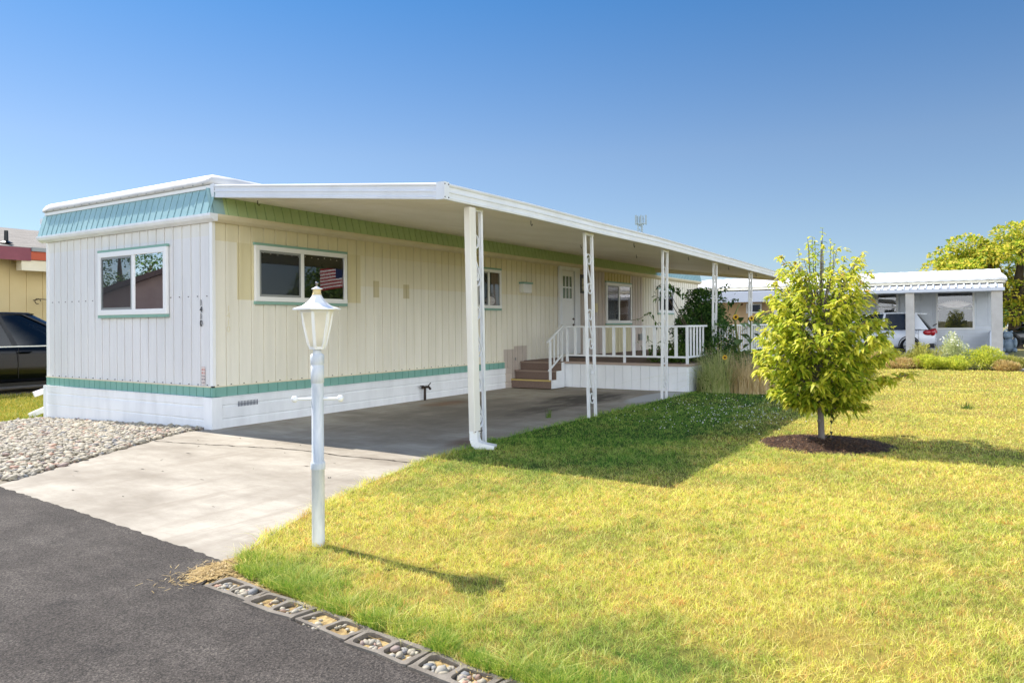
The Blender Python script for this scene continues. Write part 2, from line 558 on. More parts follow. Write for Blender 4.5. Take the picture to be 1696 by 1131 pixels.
b = MB()
pc = []
for k in range(120):
    a = 2 * math.pi * k / 120
    rr_p = 1 + .35 * mnoise.noise(Vector((math.cos(a) * 1.6, math.sin(a) * 1.6, 2)))  + .45 * mnoise.noise(Vector((math.cos(a) * 7, math.sin(a) * 7, 4)))
    pc.append((-3.45 + .19 * rr_p * math.cos(a) + .02 * math.sin(a), -4.85 + .10 * rr_p * math.sin(a) + .04 * math.cos(a), .0145))
b.add(pc, [tuple(range(120))])
struct(b.build('verge', m_straw))

# lawn sheet
DRX = np.array([p[0] for p in DRV_R]); DRY = np.array([p[1] for p in DRV_R])
LEX_Y = np.array([-9.6, -7, -6, -5.2, -4.85, -4.75]); LEX_X = np.array([-3.86, -3.66, -3.56, -3.45, -3.36, -3.25])
MUL = (2.56, -6.93, .64)
LAWNP = [(-3.24, -4.80)] + DRV_R[1:] + [(17.2, -3.4), (17.6, -30), (-5.0, -30), (-3.84, -9.6), (-3.63, -7), (-3.53, -6), (-3.42, -5.2)]
def lawn_nodes(name):
    t = NT(name)
    x, y, z = t.xyz()
    n1 = t.noise(.9, 6, .62)
    n2 = t.noise(3.4, 5, .65, None, 4)
    moist = t.ramp(t.math('ADD', t.math('MULTIPLY', n1, .65), t.math('MULTIPLY', n2, .35)), [(.42, 0), (.58, 1)])
    # carport side: less dried grass plus the shade's green tint painted in; road edge green
    def sstep(v, a, b_):
        m = t.n('MapRange', interpolation_type='SMOOTHSTEP')
        t.l(v, m.inputs[0]); m.inputs[1].default_value = a; m.inputs[2].default_value = b_
        return m.outputs[0]
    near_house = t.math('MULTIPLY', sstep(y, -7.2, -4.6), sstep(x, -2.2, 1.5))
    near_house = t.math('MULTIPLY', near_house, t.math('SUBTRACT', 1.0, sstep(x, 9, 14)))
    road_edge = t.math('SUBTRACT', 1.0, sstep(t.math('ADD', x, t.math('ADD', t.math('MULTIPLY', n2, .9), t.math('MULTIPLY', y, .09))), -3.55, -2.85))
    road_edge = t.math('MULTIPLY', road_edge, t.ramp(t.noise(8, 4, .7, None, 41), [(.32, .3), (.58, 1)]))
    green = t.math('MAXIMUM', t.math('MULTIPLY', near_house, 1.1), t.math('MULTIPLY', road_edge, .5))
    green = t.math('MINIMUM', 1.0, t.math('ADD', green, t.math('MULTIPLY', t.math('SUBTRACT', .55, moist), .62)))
    return t, green, n2

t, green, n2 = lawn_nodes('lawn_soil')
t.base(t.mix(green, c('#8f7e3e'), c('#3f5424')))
t.rough(.95, .1)
t.bump(t.noise(60, 4), .5, .01)
b = MB()
b.add([(p[0], p[1], .010) for p in LAWNP], [tuple(range(len(LAWNP)))])
struct(b.build('lawn', t.m))

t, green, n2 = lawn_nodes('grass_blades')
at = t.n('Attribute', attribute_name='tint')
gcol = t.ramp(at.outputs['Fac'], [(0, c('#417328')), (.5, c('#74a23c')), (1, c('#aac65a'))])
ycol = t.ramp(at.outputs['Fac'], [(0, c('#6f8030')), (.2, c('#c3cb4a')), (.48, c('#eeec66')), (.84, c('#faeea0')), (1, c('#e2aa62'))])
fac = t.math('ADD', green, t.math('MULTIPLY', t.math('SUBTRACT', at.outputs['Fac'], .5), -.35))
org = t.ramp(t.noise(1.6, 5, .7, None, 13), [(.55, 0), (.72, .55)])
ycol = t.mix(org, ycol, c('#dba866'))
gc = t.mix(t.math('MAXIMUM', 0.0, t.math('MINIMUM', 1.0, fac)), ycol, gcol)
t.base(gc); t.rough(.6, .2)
tr = t.n('BsdfTranslucent'); t.l(gc, tr.inputs[0])
mx = t.n('MixShader'); mx.inputs[0].default_value = .34
t.l(t.p.outputs[0], mx.inputs[1]); t.l(tr.outputs[0], mx.inputs[2]); t.l(mx.outputs[0], t.out.inputs[0])
m_grass = t.m

def grass_pts(n, dens_fn, xr, yr):
    P = np.stack([RNG.uniform(*xr, n), RNG.uniform(*yr, n)], 1)
    return P
cam2 = np.array([CAM.x, CAM.y]); ax = np.array([math.cos(YAW), math.sin(YAW)]); px = np.array([math.sin(YAW), -math.cos(YAW)])
def blades(P, d, hgt, wid, lean=.5):
    n = len(P)
    a = RNG.uniform(0, 6.28, n)
    dirx = np.stack([np.cos(a), np.sin(a)], 1)
    h = hgt * RNG.uniform(.55, 1.25, n); w = wid * RNG.uniform(.7, 1.3, n)
    la = RNG.uniform(0, 6.28, n); lm = np.abs(RNG.normal(0, lean, n)) * h
    lx = np.stack([np.cos(la), np.sin(la)], 1) * lm[:, None]
    z0 = np.full(n, .008)
    V = np.zeros((n, 5, 3))
    V[:, 0, :2] = P - dirx * w[:, None]; V[:, 1, :2] = P + dirx * w[:, None]
    V[:, 2, :2] = P + lx * .3 - dirx * w[:, None] * .75; V[:, 3, :2] = P + lx * .3 + dirx * w[:, None] * .75
    V[:, 4, :2] = P + lx
    V[:, 0, 2] = z0; V[:, 1, 2] = z0; V[:, 2, 2] = z0 + h * .55; V[:, 3, 2] = z0 + h * .55; V[:, 4, 2] = z0 + h
    F = np.array([(0, 1, 3), (0, 3, 2), (2, 3, 4)])
    FF = (F[None] + (np.arange(n) * 5)[:, None, None]).reshape(-1, 3)
    return V.reshape(-1, 3), FF
# sample in camera-distance shells so that density falls with distance
gp = []
for d0, d1, dens in ((2.6, 4.2, 15000), (4.2, 6, 11500), (6, 8.5, 5600), (8.5, 12, 2200), (12, 17, 1000), (17, 25, 480)):
    a0, a1 = YAW - rad(42), YAW + rad(30)
    area = .5 * (a1 - a0) * (d1 ** 2 - d0 ** 2)
    n = int(area * dens)
    r = np.sqrt(RNG.uniform(d0 ** 2, d1 ** 2, n)); a = RNG.uniform(a0, a1, n)
    P = np.stack([CAM.x + r * np.cos(a), CAM.y + r * np.sin(a)], 1)
    gp.append(np.column_stack([P, r]))
for d0, d1, dens in ((1.0, 4.2, 9000), (4.2, 8, 4500), (8, 14, 1500)):
    a0, a1 = YAW - rad(88), YAW - rad(42)
    n = int(.5 * (a1 - a0) * (d1 ** 2 - d0 ** 2) * dens)
    r = np.sqrt(RNG.uniform(d0 ** 2, d1 ** 2, n)); a = RNG.uniform(a0, a1, n)
    gp.append(np.column_stack([CAM.x + r * np.cos(a), CAM.y + r * np.sin(a), np.maximum(r, 3)]))
gp = np.concatenate(gp)
jx = np.array([mnoise.noise(Vector((p[0] * 4, p[1] * 4, 0))) for p in gp[:, :2]]) if len(gp) < 1500000 else np.zeros(len(gp))
P = gp[:, :2]
k = (P[:, 1] < np.interp(P[:, 0], DRX, DRY) + .035 + jx * .06) & (P[:, 0] > np.interp(P[:, 1], LEX_Y, LEX_X) + jx * .10) & (P[:, 1] < -3.3) & (P[:, 0] < 17.2 + jx * .5)
md = np.hypot(P[:, 0] - MUL[0], P[:, 1] - MUL[1])
k &= md > MUL[2] + jx * .17
k &= ~((P[:, 0] > 7.75) & (P[:, 1] > -5.0 + jx * .3) & (P[:, 0] < 14))
# bald patches
bald = np.array([mnoise.noise(Vector((p[0] * 1.7, p[1] * 1.7, 7))) for p in P])
k &= RNG.uniform(0, 1, len(P)) > np.clip((bald - .2) * 1.2, 0, .45)
spk = np.array([mnoise.noise(Vector((p[0] * 19, p[1] * 19, 31))) for p in P])
k &= RNG.uniform(0, 1, len(P)) > np.clip((spk - .14) * 3.2, 0, .9)
gp = gp[k]; jx = jx[k]
P = gp[:, :2]; d = gp[:, 2]
edge_tall = np.clip(1 - (P[:, 0] - np.interp(P[:, 1], LEX_Y, LEX_X)) / .38, 0, 1) * (.7 + jx)
edge_tall = np.maximum(edge_tall, .45 * np.clip(1 - (np.interp(P[:, 0], DRX, DRY) - P[:, 1]) / .18, 0, 1))
tn = np.array([mnoise.noise(Vector((p[0] * 17, p[1] * 17, 2))) for p in P])
ne = 30000
ey = RNG.uniform(-7.6, -4.78, ne); ex = np.interp(ey, LEX_Y, LEX_X) + np.abs(RNG.normal(0, .11, ne)) - .02
et = np.array([mnoise.noise(Vector((a_ * 7, b_ * 7, 4))) for a_, b_ in zip(ex, ey)])
m_ = et > -.12
ex, ey, et = ex[m_], ey[m_], et[m_]
EV, EF = blades(np.stack([ex, ey], 1), None, .030 + .055 * np.clip(et + .15, 0, 1), .0013, .95)
m_edge = leaf_mat('edge_tuft_blades', [(0, c('#4f7f28')), (.5, c('#93b23e')), (.85, c('#c9cf5c')), (1, c('#e3cf7c'))], .38)
tag(npmesh('edge_grass', EV, EF, m_edge, None, np.repeat(RNG.uniform(0, 1, len(ex)), 5)), 'longer green grass tufts overhanging the edging blocks', None, None, 'stuff')
hg = (.021 + .014 * (jx + .5) + .012 * tn) * (1 + 1.5 * np.clip(edge_tall, 0, 1.4))
V, F = blades(P, d, hg, np.clip(.0012 * d / 4.2, .0011, .02), 1.5)
tag(npmesh('grass', V, F, m_grass, None, np.repeat(np.clip(RNG.uniform(0, 1, len(P)) * .8 + .12 + .7 * tn, 0, 1), 5)), 'short mown lawn grass, dry yellow in the open and green near the carport', None, None, 'stuff')

# straw litter lying on the verge
n = 2600
P = np.stack([RNG.uniform(-3.72, -3.18, n), RNG.uniform(-7.4, -4.72, n)], 1)
xe = np.interp(P[:, 1], LEX_Y, LEX_X)
P = P[((P[:, 0] < xe + .06) | (P[:, 1] > -4.86)) & (P[:, 0] > np.interp(-P[:, 1], [4.7, 4.98, 5.6, 6.2, 6.9, 9], [-3.42, -3.50, -3.55, -3.61, -3.67, -3.75]) - .0 - .12 * (RNG.uniform(0, 1, len(P)) > .9))]
a = RNG.uniform(0, 6.28, len(P)); l = RNG.uniform(.015, .05, len(P)); w = .0016
dx = np.stack([np.cos(a), np.sin(a)], 1); nx = np.stack([-np.sin(a), np.cos(a)], 1)
z0 = RNG.uniform(.006, .02, len(P)); z1 = RNG.uniform(.006, .03, len(P))
V = np.stack([np.column_stack([P - nx * w, z0]), np.column_stack([P + nx * w, z0]), np.column_stack([P + dx * l[:, None] + nx * w, z1]), np.column_stack([P + dx * l[:, None] - nx * w, z1])], 1).reshape(-1, 3)
F = (np.array([(0, 1, 2), (0, 2, 3)])[None] + (np.arange(len(P)) * 4)[:, None, None]).reshape(-1, 3)
m_strawb = leaf_mat('straw_blades', [(0, c('#a98f5a')), (.5, c('#cdb580')), (1, c('#8d7142'))], .2)
tag(npmesh('straw_litter', V, F, m_strawb, None, np.repeat(RNG.uniform(0, 1, len(P)), 4)), 'dead straw lying along the edging blocks', None, None, 'stuff')

n = 500
P = np.stack([RNG.normal(-3.46, .13, n), RNG.normal(-4.86, .07, n)], 1)
a = RNG.uniform(0, 6.28, n); l = RNG.uniform(.012, .05, n)
dx = np.stack([np.cos(a), np.sin(a)], 1); nx = np.stack([-np.sin(a), np.cos(a)], 1); z0 = RNG.uniform(.016, .02, n); z1 = RNG.uniform(.016, .03, n)
V = np.stack([np.column_stack([P - nx * w, z0]), np.column_stack([P + nx * w, z0]), np.column_stack([P + dx * l[:, None] + nx * w, z1]), np.column_stack([P + dx * l[:, None] - nx * w, z1])], 1).reshape(-1, 3)
F = (np.array([(0, 1, 2), (0, 2, 3)])[None] + (np.arange(n) * 4)[:, None, None]).reshape(-1, 3)
tag(npmesh('straw_litter', V, F, m_strawb, None, np.repeat(RNG.uniform(0, 1, n), 4)), 'dead straw spilled over the asphalt corner by the driveway', None, None, 'stuff')

# white clover in the shaded lawn
n = 260
P = np.stack([np.concatenate([RNG.normal(4.6, .9, n // 2), RNG.uniform(3.2, 7.6, n // 2)]), np.concatenate([RNG.normal(-5.55, .38, n // 2), RNG.uniform(-6.0, -4.0, n // 2)])], 1)
P = P[P[:, 1] < -3.95]
b = MB()
for x_, y_ in P:
    r = random.uniform(.005, .009); h = random.uniform(.025, .045)
    b.ell(x_, y_, h, r, r, r * .9, 6, 4)
tag(b.build('clover_blossoms', mat('clover_white', c('#e8e6da'), .8), None, True), 'white clover blossoms dotted through the shaded lawn', None, None, 'stuff')

# grass and pavement beyond the far corner of the home
m_pave = mat('neighbour_concrete', c('#8d8b88'), .9, c('#a5a29c'), 2, bump=.2)
b = MB()
b.strip([[(-3.0, 9.3, -.150), (20, 9.6, -.150)], [(-3.0, 12.4, -.150), (20, 12.4, -.150)]])
struct(b.build('parking_pad', m_pave))
t = NT('side_lawn_soil'); t.base(t.ramp(t.noise(2, 5), [(.3, c('#8f8a34')), (.7, c('#5f7a2a'))])); t.rough(.95, .1)
b = MB()
b.strip([[(-3.0, 3.2, -.112), (-.55, 4.25, -.122), (2, 4.4, -.13)], [(-3.0, 9.3, -.145), (-.5, 9.4, -.145), (6, 9.4, -.145)]])
struct(b.build('side_lawn', t.m))
n = 26000
P = np.stack([RNG.uniform(-1.6, 3.6, n), RNG.uniform(3.5, 9.4, n)], 1)
P = P[(P[:, 1] > 4.48 + P[:, 0] * .42 * (P[:, 0] < 0)) & ((P[:, 0] < .02) | (P[:, 1] > 4.25))]
V, F = blades(P, None, .05 * (1 + .8 * (P[:, 1] < 4.7)), .006, .6)
V[:, 2] -= .14
t = leaf_mat('side_grass', [(0, c('#6f8a2c')), (.5, c('#b0a440')), (1, c('#cdb860'))], .3)
tag(npmesh('side_grass', V, F, t, None, np.repeat(RNG.uniform(0, 1, len(P)), 5)), 'sunlit grass behind the gravel bed', None, None, 'stuff')

# mulch ring
m_mul = mat('mulch_soil', c('#2a1d15'), .95, c('#4a3324'), 20, bump=.8, bscale=60)
b = MB()
rows = [[(MUL[0] + MUL[2] * (1.06 + .10 * mnoise.noise(Vector((3 * math.cos(a), 3 * math.sin(a), 1)))) * f * math.cos(a), MUL[1] + MUL[2] * (1.06 + .10 * mnoise.noise(Vector((3 * math.cos(a), 3 * math.sin(a), 1)))) * f * math.sin(a), .012 + .035 * (1 - f)) for a in np.linspace(0, 2 * math.pi, 49)[:-1]] for f in (.01, .3, .6, .85, 1)]
b.strip(rows, True)
struct(b.build('mulch_bed', m_mul, None, True))
n = 5200
r = MUL[2] * 1.0 * np.sqrt(RNG.uniform(0, 1, n)); a = RNG.uniform(0, 6.28, n)
P = np.column_stack([MUL[0] + r * np.cos(a), MUL[1] + r * np.sin(a), .018 + .035 * (1 - r / MUL[2]) + RNG.uniform(0, .012, n)])
A = unit(n); A[:, 2] *= .25
V, F, k = leaves(P, A, np.tile([0, 0, 1.], (n, 1)) + unit(n) * .5, RNG.uniform(.012, .04, n), RNG.uniform(.005, .012, n), 0, True)
t = leaf_mat('bark_chips', [(0, c('#2e1f16')), (.5, c('#5a3d2a')), (.9, c('#7d5b40')), (1, c('#a98a68'))], 0)
tag(npmesh('mulch', V, F, t, None, np.repeat(RNG.uniform(0, 1, n), k)), 'dark bark mulch heaped round the young tree', None, None, 'stuff')

# ------------------------------------------------------------------ shared paints
m_white = mat('white_paint', c('#eff1f3'), .5, c('#dcdee0'), 2.5, .42, .8, stretch=(1.6, 1.6, .35), bump=.15, bscale=40)
m_vinyl = mat('white_vinyl', c('#eeeeec'), .35)
m_cream = mat('cream_trim', c('#e6dcc0'), .5, c('#ddd2b4'), 3)
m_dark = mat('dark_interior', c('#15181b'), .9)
m_grey = mat('grey_sash', c('#8e918f'), .4)
m_black = mat('black_plastic', c('#111214'), .4)
m_rust = mat('rusty_metal', c('#3a302a'), .7, metal=.3)
def glass_mat(name, ior=1.9, tint=(1, 1, 1, 1), rough=.01):
    t = NT(name)
    fr = t.n('Fresnel'); fr.inputs[0].default_value = ior
    tr = t.n('BsdfTransparent'); tr.inputs[0].default_value = tint
    gl = t.n('BsdfGlossy'); gl.inputs['Roughness'].default_value = rough
    mx = t.n('MixShader')
    t.l(fr.outputs[0], mx.inputs[0]); t.l(tr.outputs[0], mx.inputs[1]); t.l(gl.outputs[0], mx.inputs[2])
    t.l(mx.outputs[0], t.out.inputs[0])
    return t.m
m_glass = glass_mat('window_glass', 2.1)
m_carglass = glass_mat('car_glass', 1.7, (.10, .12, .13, 1))
t = NT('insect_screen')
tr = t.n('BsdfTransparent'); t.base(c('#3c4044')); t.rough(.7, .3)
mx = t.n('MixShader'); mx.inputs[0].default_value = .35
t.l(tr.outputs[0], mx.inputs[1]); t.l(t.p.outputs[0], mx.inputs[2]); t.l(mx.outputs[0], t.out.inputs[0])
m_screen = t.m

# siding paint: cream with older paint patches, and yellower along the top
def siding(name, rects, base, base2, dirt=.5):
    t = NT(name)
    x, y, z = t.xyz()
    cc = t.mix(t.ramp(t.noise(1.3, 5, .6, (1, 1, .3)), [(.35, 0), (.7, 1)]), base, base2)
    for (x0, x1, z0, z1, col, amt) in rects:
        cc = t.mix(t.math('MULTIPLY', t.box(x, z, x0, x1, z0, z1), amt), cc, col)
    streak = t.ramp(t.noise(1.0, 6, .75, (9, 9, .6), 6), [(.3, g3(.90)), (.6, g3(1.0))])
    cc = t.mix(dirt, cc, t.mix(1.0, cc, streak, 'MULTIPLY'))
    t.base(cc); t.rough(.5, .35)
    t.bump(t.noise(120, 3), .06, .003)
    return t.m
OCH = c('#d6c78c'); MAU = c('#c4b6ac')
m_side = siding('side_siding', [
    (.0, 9.3, 2.44, 2.7, c('#e0d3a4'), .6), (.37, 2.69, 1.68, 2.44, OCH, .65), (2.69, 9.3, 1.95, 2.45, c('#e6dab4'), .5),
    (2.98, 3.12, 1.78, 2.05, c('#c4b684'), .7), (3.72, 3.88, 1.78, 2.02, c('#c4b684'), .7),
    (10.24, 11.76, -.1, 2.7, MAU, .9), (11.76, 13.47, 2.42, 2.7, c('#c8b768'), .85), (13.47, 14.35, -.1, 2.7, MAU, .85), (11.76, 13.47, .5, 1.33, c('#d6cb98'), .7),
    (11.0, 11.35, 1.62, 1.85, c('#ddd0a0'), .9), (6.86, 7.35, -.1, .80, MAU, .85), (7.25, 7.8, -.1, .86, MAU, .85)],
    c('#f3eedf'), c('#e9e3d1'), .8)
m_front = siding('front_siding', [(-1, 1, 2.5, 2.7, c('#e2dfd2'), .5)], c('#e6e5e4'), c('#dcdbda'), .8)
def seam_paint(name, a, b_):
    return mat(name, a, .45, b_, 1.6, bump=.1, bscale=20)
m_teal = seam_paint('turquoise_fascia', c('#92b5b8'), c('#9dbec0'))
m_teal_shaded = seam_paint('turquoise_fascia_shaded', c('#b3ca98'), c('#bad09f'))  # same turquoise fascia under the carport, its shaded tint put into the colour
m_band = seam_paint('green_band', c('#78a99c'), c('#82b0a3'))
m_trimg = seam_paint('green_window_trim', c('#83ab9b'), c('#8cb2a3'))
m_roofw = mat('white_roof_membrane', c('#d3d1cd'), .55, c('#bdbbb8'), 2.2, bump=.6, bscale=5, bdist=.02)

# ------------------------------------------------------------------ mobile home
L_H, W_H = 19.4, 4.19
home = root('mobile_home', (0, 0, 0), 'long cream and white mobile home with turquoise fascia, green shade tint painted in under the carport, numbered 1410', 'mobile home')

def ribbed(b, u0, u1, z0f, z1f, period, ribw, ribd, off=0, groove=.009, gd=.014, phase=0):
    # u along the wall, out = local outward; returns profile rows
    prof = [(u0, off)]
    k = u0 + phase
    while k < u1 - ribw - .02:
        if k > u0 + .01:
            prof += [(k - groove, off), (k - groove, off - gd), (k, off - gd), (k, off + ribd), (k + ribw, off + ribd), (k + ribw, off)]
        k += period
    prof.append((u1, off))
    b.strip([[(u, o, z0f) for u, o in prof], [(u, o, z1f) for u, o in prof]])
def side_tr(u, o, z):
    return (u, -o, z)
def front_tr(u, o, z):
    return (-o, u, z)
b = MB(side_tr); ribbed(b, 0, L_H, .50, 2.68, .200, .050, .010)
side_wall = b.build('side_wall', m_side, home)
b = MB(side_tr); ribbed(b, 6.86, L_H, -.05, .4995, .200, .050, .010, phase=.14)
b.build('side_wall', m_side, home)
b = MB(front_tr); ribbed(b, 0, W_H, .50, 2.68, .196, .018, .010, phase=.06)
b.build('front_wall', m_front, home)
b = MB(); b.quad((L_H, 0, -.1), (L_H, W_H, -.1), (L_H, W_H, 3.1), (L_H, 0, 3.1)); b.quad((0, W_H, -.16), (L_H, W_H, -.16), (L_H, W_H, 3.1), (0, W_H, 3.1))
b.build('rear_wall', m_front, home)
# mansard fascia: seamed metal leaning outwards to its foot
def fascia(name, trf, u0, u1, m, period, z0=2.77, z1=3.10, o0=.105, o1=.012):
    b = MB(trf)
    prof = [(u0, 0)]; k = u0 + .05
    while k < u1 - .02:
        prof += [(k - .007, 0), (k - .007, -.012), (k + .002, -.012), (k + .002, .006), (k + .016, .006), (k + .016, 0)]
        k += period
    prof.append((u1, 0))
    b.strip([[(u, o0 + o, z0) for u, o in prof], [(u, o1 + o, z1) for u, o in prof]])
    return b.build(name, m, home)
fascia('fascia', front_tr, -.10, W_H + .1, m_teal, .145)
fascia('fascia', side_tr, -.10, .12, m_teal, .2)
fascia('fascia', side_tr, .12, 15.25, m_teal_shaded, .152)
fascia('fascia', side_tr, 15.25, L_H + .1, m_teal, .152)
# cream moulding under the fascia
b = MB()
def mould(b, trf, u0, u1, z0=2.675, z1=2.768, o=.115):
    b.tr = trf
    prof = [(0.002, z0), (.03, z0 - .004), (o - .02, z0 + .03), (o, z1 - .03), (o, z1), (.002, z1)]
    b.strip([[(u0, a, z_) for a, z_ in prof], [(u1, a, z_) for a, z_ in prof]])
    b.add([(u0, a, z_) for a, z_ in prof], [tuple(range(6))]); b.add([(u1, a, z_) for a, z_ in prof], [tuple(range(6))])
mould(b, front_tr, -.118, W_H + .12); b.build('moulding', m_white, home)
b = MB(); mould(b, side_tr, -.002, L_H + .1, o=.118); b.build('moulding', m_cream, home)
# lower green band with lip
for trf, u1, per in ((front_tr, W_H, .145), (side_tr, 6.86, .165)):
    b = MB(trf)
    ribbed(b, -.03, u1, .415, .538, per, .012, .006, .028, .006, .01, .05)
    b.build('base_band', m_band, home)
    b = MB(trf)
    b.box(-.036, u1, .002, .036, .539, .553)
    b.build('drip_lip', m_cream, home)
# skirting
def skirting(trf, u0, u1, zb0, zb1, name='skirting', m=m_white):
    b = MB(trf)
    prof = [(.045, 0), (.045, .10), (.036, .115), (.036, .125), (.050, .135), (.048, .27), (.036, .29), (.036, .30), (.05, .31), (.05, .395), (.058, .40), (.058, .413), (.0, .4135)]
    n = 14
    rows = []
    for i in range(n + 1):
        f = i / n; u = u0 + (u1 - u0) * f; zb = zb0 + (zb1 - zb0) * f
        rows.append([(u, o, max(z_, 0) if z_ > .02 else zb - .02) for o, z_ in prof])
    b.strip(rows)
    return b.build(name, m, home)
skirting(side_tr, .085, 6.86, 0, .02)
skirting(side_tr, 6.862, 7.11, 0, .02, 'skirting', m_side)
skirting(front_tr, .11, W_H - .06, 0, -.14)
b = MB()
b.hexa([(-.062, -.062, -.03), (.085, -.062, -.03), (.085, -.04, -.03), (-.062, -.04, -.03)], [(-.066, -.066, .412), (.085, -.066, .412), (.085, -.04, .412), (-.066, -.04, .412)])
b.hexa([(-.062, -.0395, -.03), (-.04, -.0395, -.03), (-.04, .11, -.03), (-.062, .11, -.03)], [(-.066, -.0395, .412), (-.04, -.0395, .412), (-.04, .11, .412), (-.066, .11, .412)])
b.box(-.062, -.035, W_H - .06, W_H + .03, -.18, .412)
pieces(b, 'skirting_corner', m_white, home)
# corner trims
b = MB()
b.box(-.016, .0, -.016, .045, .555, 2.674); b.box(.0005, .03, -.016, -.0, .555, 2.674)
b.box(-.016, .0, W_H - .04, W_H + .016, .555, 2.674)
b.box(L_H - .03, L_H + .01, -.016, 0, .1, 2.674)
pieces(b, 'corner_trim', m_vinyl, home)
b = MB()
for k in range(21):
    y_ = .085 + .196 * k
    for z_ in (1.72, .566):
        b.box(-.0125, -.0005, y_ + .024, y_ + .034, z_ - .005, z_ + .005)
pieces(b, 'screw', m_rust, home)
b = MB()
for k in range(34):
    b.box(.20 * k + .062, .20 * k + .072, -.0125, -.0005, .561, .571)
pieces(b, 'screw', m_rust, home)
# roof: flat roof with a rounded white membrane edge
b = MB()
def roofring(d, z):
    return [(-d, -d, z), (L_H + d, -d, z), (L_H + d, W_H + d, z), (-d, W_H + d, z)]
b.strip([roofring(.015, 3.098), roofring(.03, 3.10), roofring(.03, 3.145), roofring(.02, 3.147)], True)
b.build('roof_trim', m_vinyl, home)
b = MB()
rows = []
N1 = 60
def ring2(d, z, wob):
    out = []
    for (p, q, n) in (((-d, -d), (L_H + d, -d), 60), ((L_H + d, -d), (L_H + d, W_H + d), 14), ((L_H + d, W_H + d), (-d, W_H + d), 60), ((-d, W_H + d), (-d, -d), 22)):
        for k in range(n):
            x_ = p[0] + (q[0] - p[0]) * k / n; y_ = p[1] + (q[1] - p[1]) * k / n
            w = mnoise.noise(Vector((x_ * 1.5, y_ * 1.5, z * 4))) * wob
            cx, cy = (x_ - L_H / 2), (y_ - W_H / 2)
            out.append((x_ + w * (1 if abs(x_ + d) < .01 else 0), y_ + w * (1 if abs(y_ + d) < .01 else 0), z + w * .6))
    return out
for d, z, w in ((.035, 3.148, .006), (.055, 3.155, .008), (.052, 3.20, .014), (.02, 3.255, .016), (-.03, 3.29, .012), (-.12, 3.31, .008), (-.6, 3.335, .01), (-1.9, 3.37, 0)):
    rows.append(ring2(d, z, w))
b.strip(rows, True)
b.add(rows[-1], [tuple(range(len(rows[-1])))])
b.build('roof', m_roofw, home, True)
b = MB()
for k in range(20):
    y_ = .1 + k * .21
    b.box(-.062, -.054, y_, y_ + .022, 3.156, 3.168)
for k in range(20):
    x_ = .15 + k * .3
    b.box(x_, x_ + .025, -.062, -.054, 3.156, 3.168)
pieces(b, 'roof_fastener', m_grey, home)
# gutter stub at the far corner
b = MB(); b.box(-.02, .06, W_H + .085, W_H + .2, 2.98, 3.07); b.build('gutter_end', m_white, home)

def window(trf, u0, u1, z0, z1, mull, screen, fl=.065, name='window', trim=True, curtain=None, mw=.03):
    b = MB(trf); o0, o1 = .0115, .055
    b.box(u0, u1, o0, o1, z1 - fl, z1); b.box(u0, u1, o0, o1 + .004, z0, z0 + fl)
    b.box(u0, u0 + fl, o0, o1, z0 + fl, z1 - fl); b.box(u1 - fl, u1, o0, o1, z0 + fl, z1 - fl)
    if mull:
        b.box(mull - mw, mull + mw, o0, o1 - .004, z0 + fl, z1 - fl)
    f = b.build(name, m_vinyl, home, bevel=.004)
    b = MB(trf); b.quad((u0 + fl, .038, z0 + fl), (u1 - fl, .038, z0 + fl), (u1 - fl, .038, z1 - fl), (u0 + fl, .038, z1 - fl))
    b.build('pane', m_glass, f)
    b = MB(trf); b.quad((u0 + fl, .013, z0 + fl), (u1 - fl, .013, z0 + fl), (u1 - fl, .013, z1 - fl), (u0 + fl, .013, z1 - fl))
    b.build('dark_backing', m_dark, f)  # dark sheet standing in for the unlit room behind the pane
    if mull and screen:
        a0, a1 = (u0 + fl, mull - mw) if screen < 0 else (mull + mw, u1 - fl)
        b = MB(trf); s = .028
        za, zb = z0 + fl + .003, z1 - fl - .003
        b.box(a0 + .003, a1 - .003, .0395, .048, za, za + s); b.box(a0 + .003, a1 - .003, .0395, .048, zb - s, zb)
        b.box(a0 + .003, a0 + s, .0395, .048, za + s, zb - s); b.box(a1 - s, a1 - .003, .0395, .048, za + s, zb - s)
        sf = b.build('screen_frame', m_grey, f)
        b = MB(trf); b.quad((a0 + s, .044, za + s), (a1 - s, .044, za + s), (a1 - s, .044, zb - s), (a0 + s, .044, zb - s))
        b.build('screen', m_screen, f)
    if trim:
        b = MB(trf)
        b.box(u0 - .012, u1 + .012, .0115, .05, z1 + .001, z1 + .034); b.box(u0 - .004, u1 + .004, .0115, .05, z0 - .042, z0 - .001)
        pieces(b, 'trim', m_trimg, f)
    if curtain:
        curtain(f)
    return f

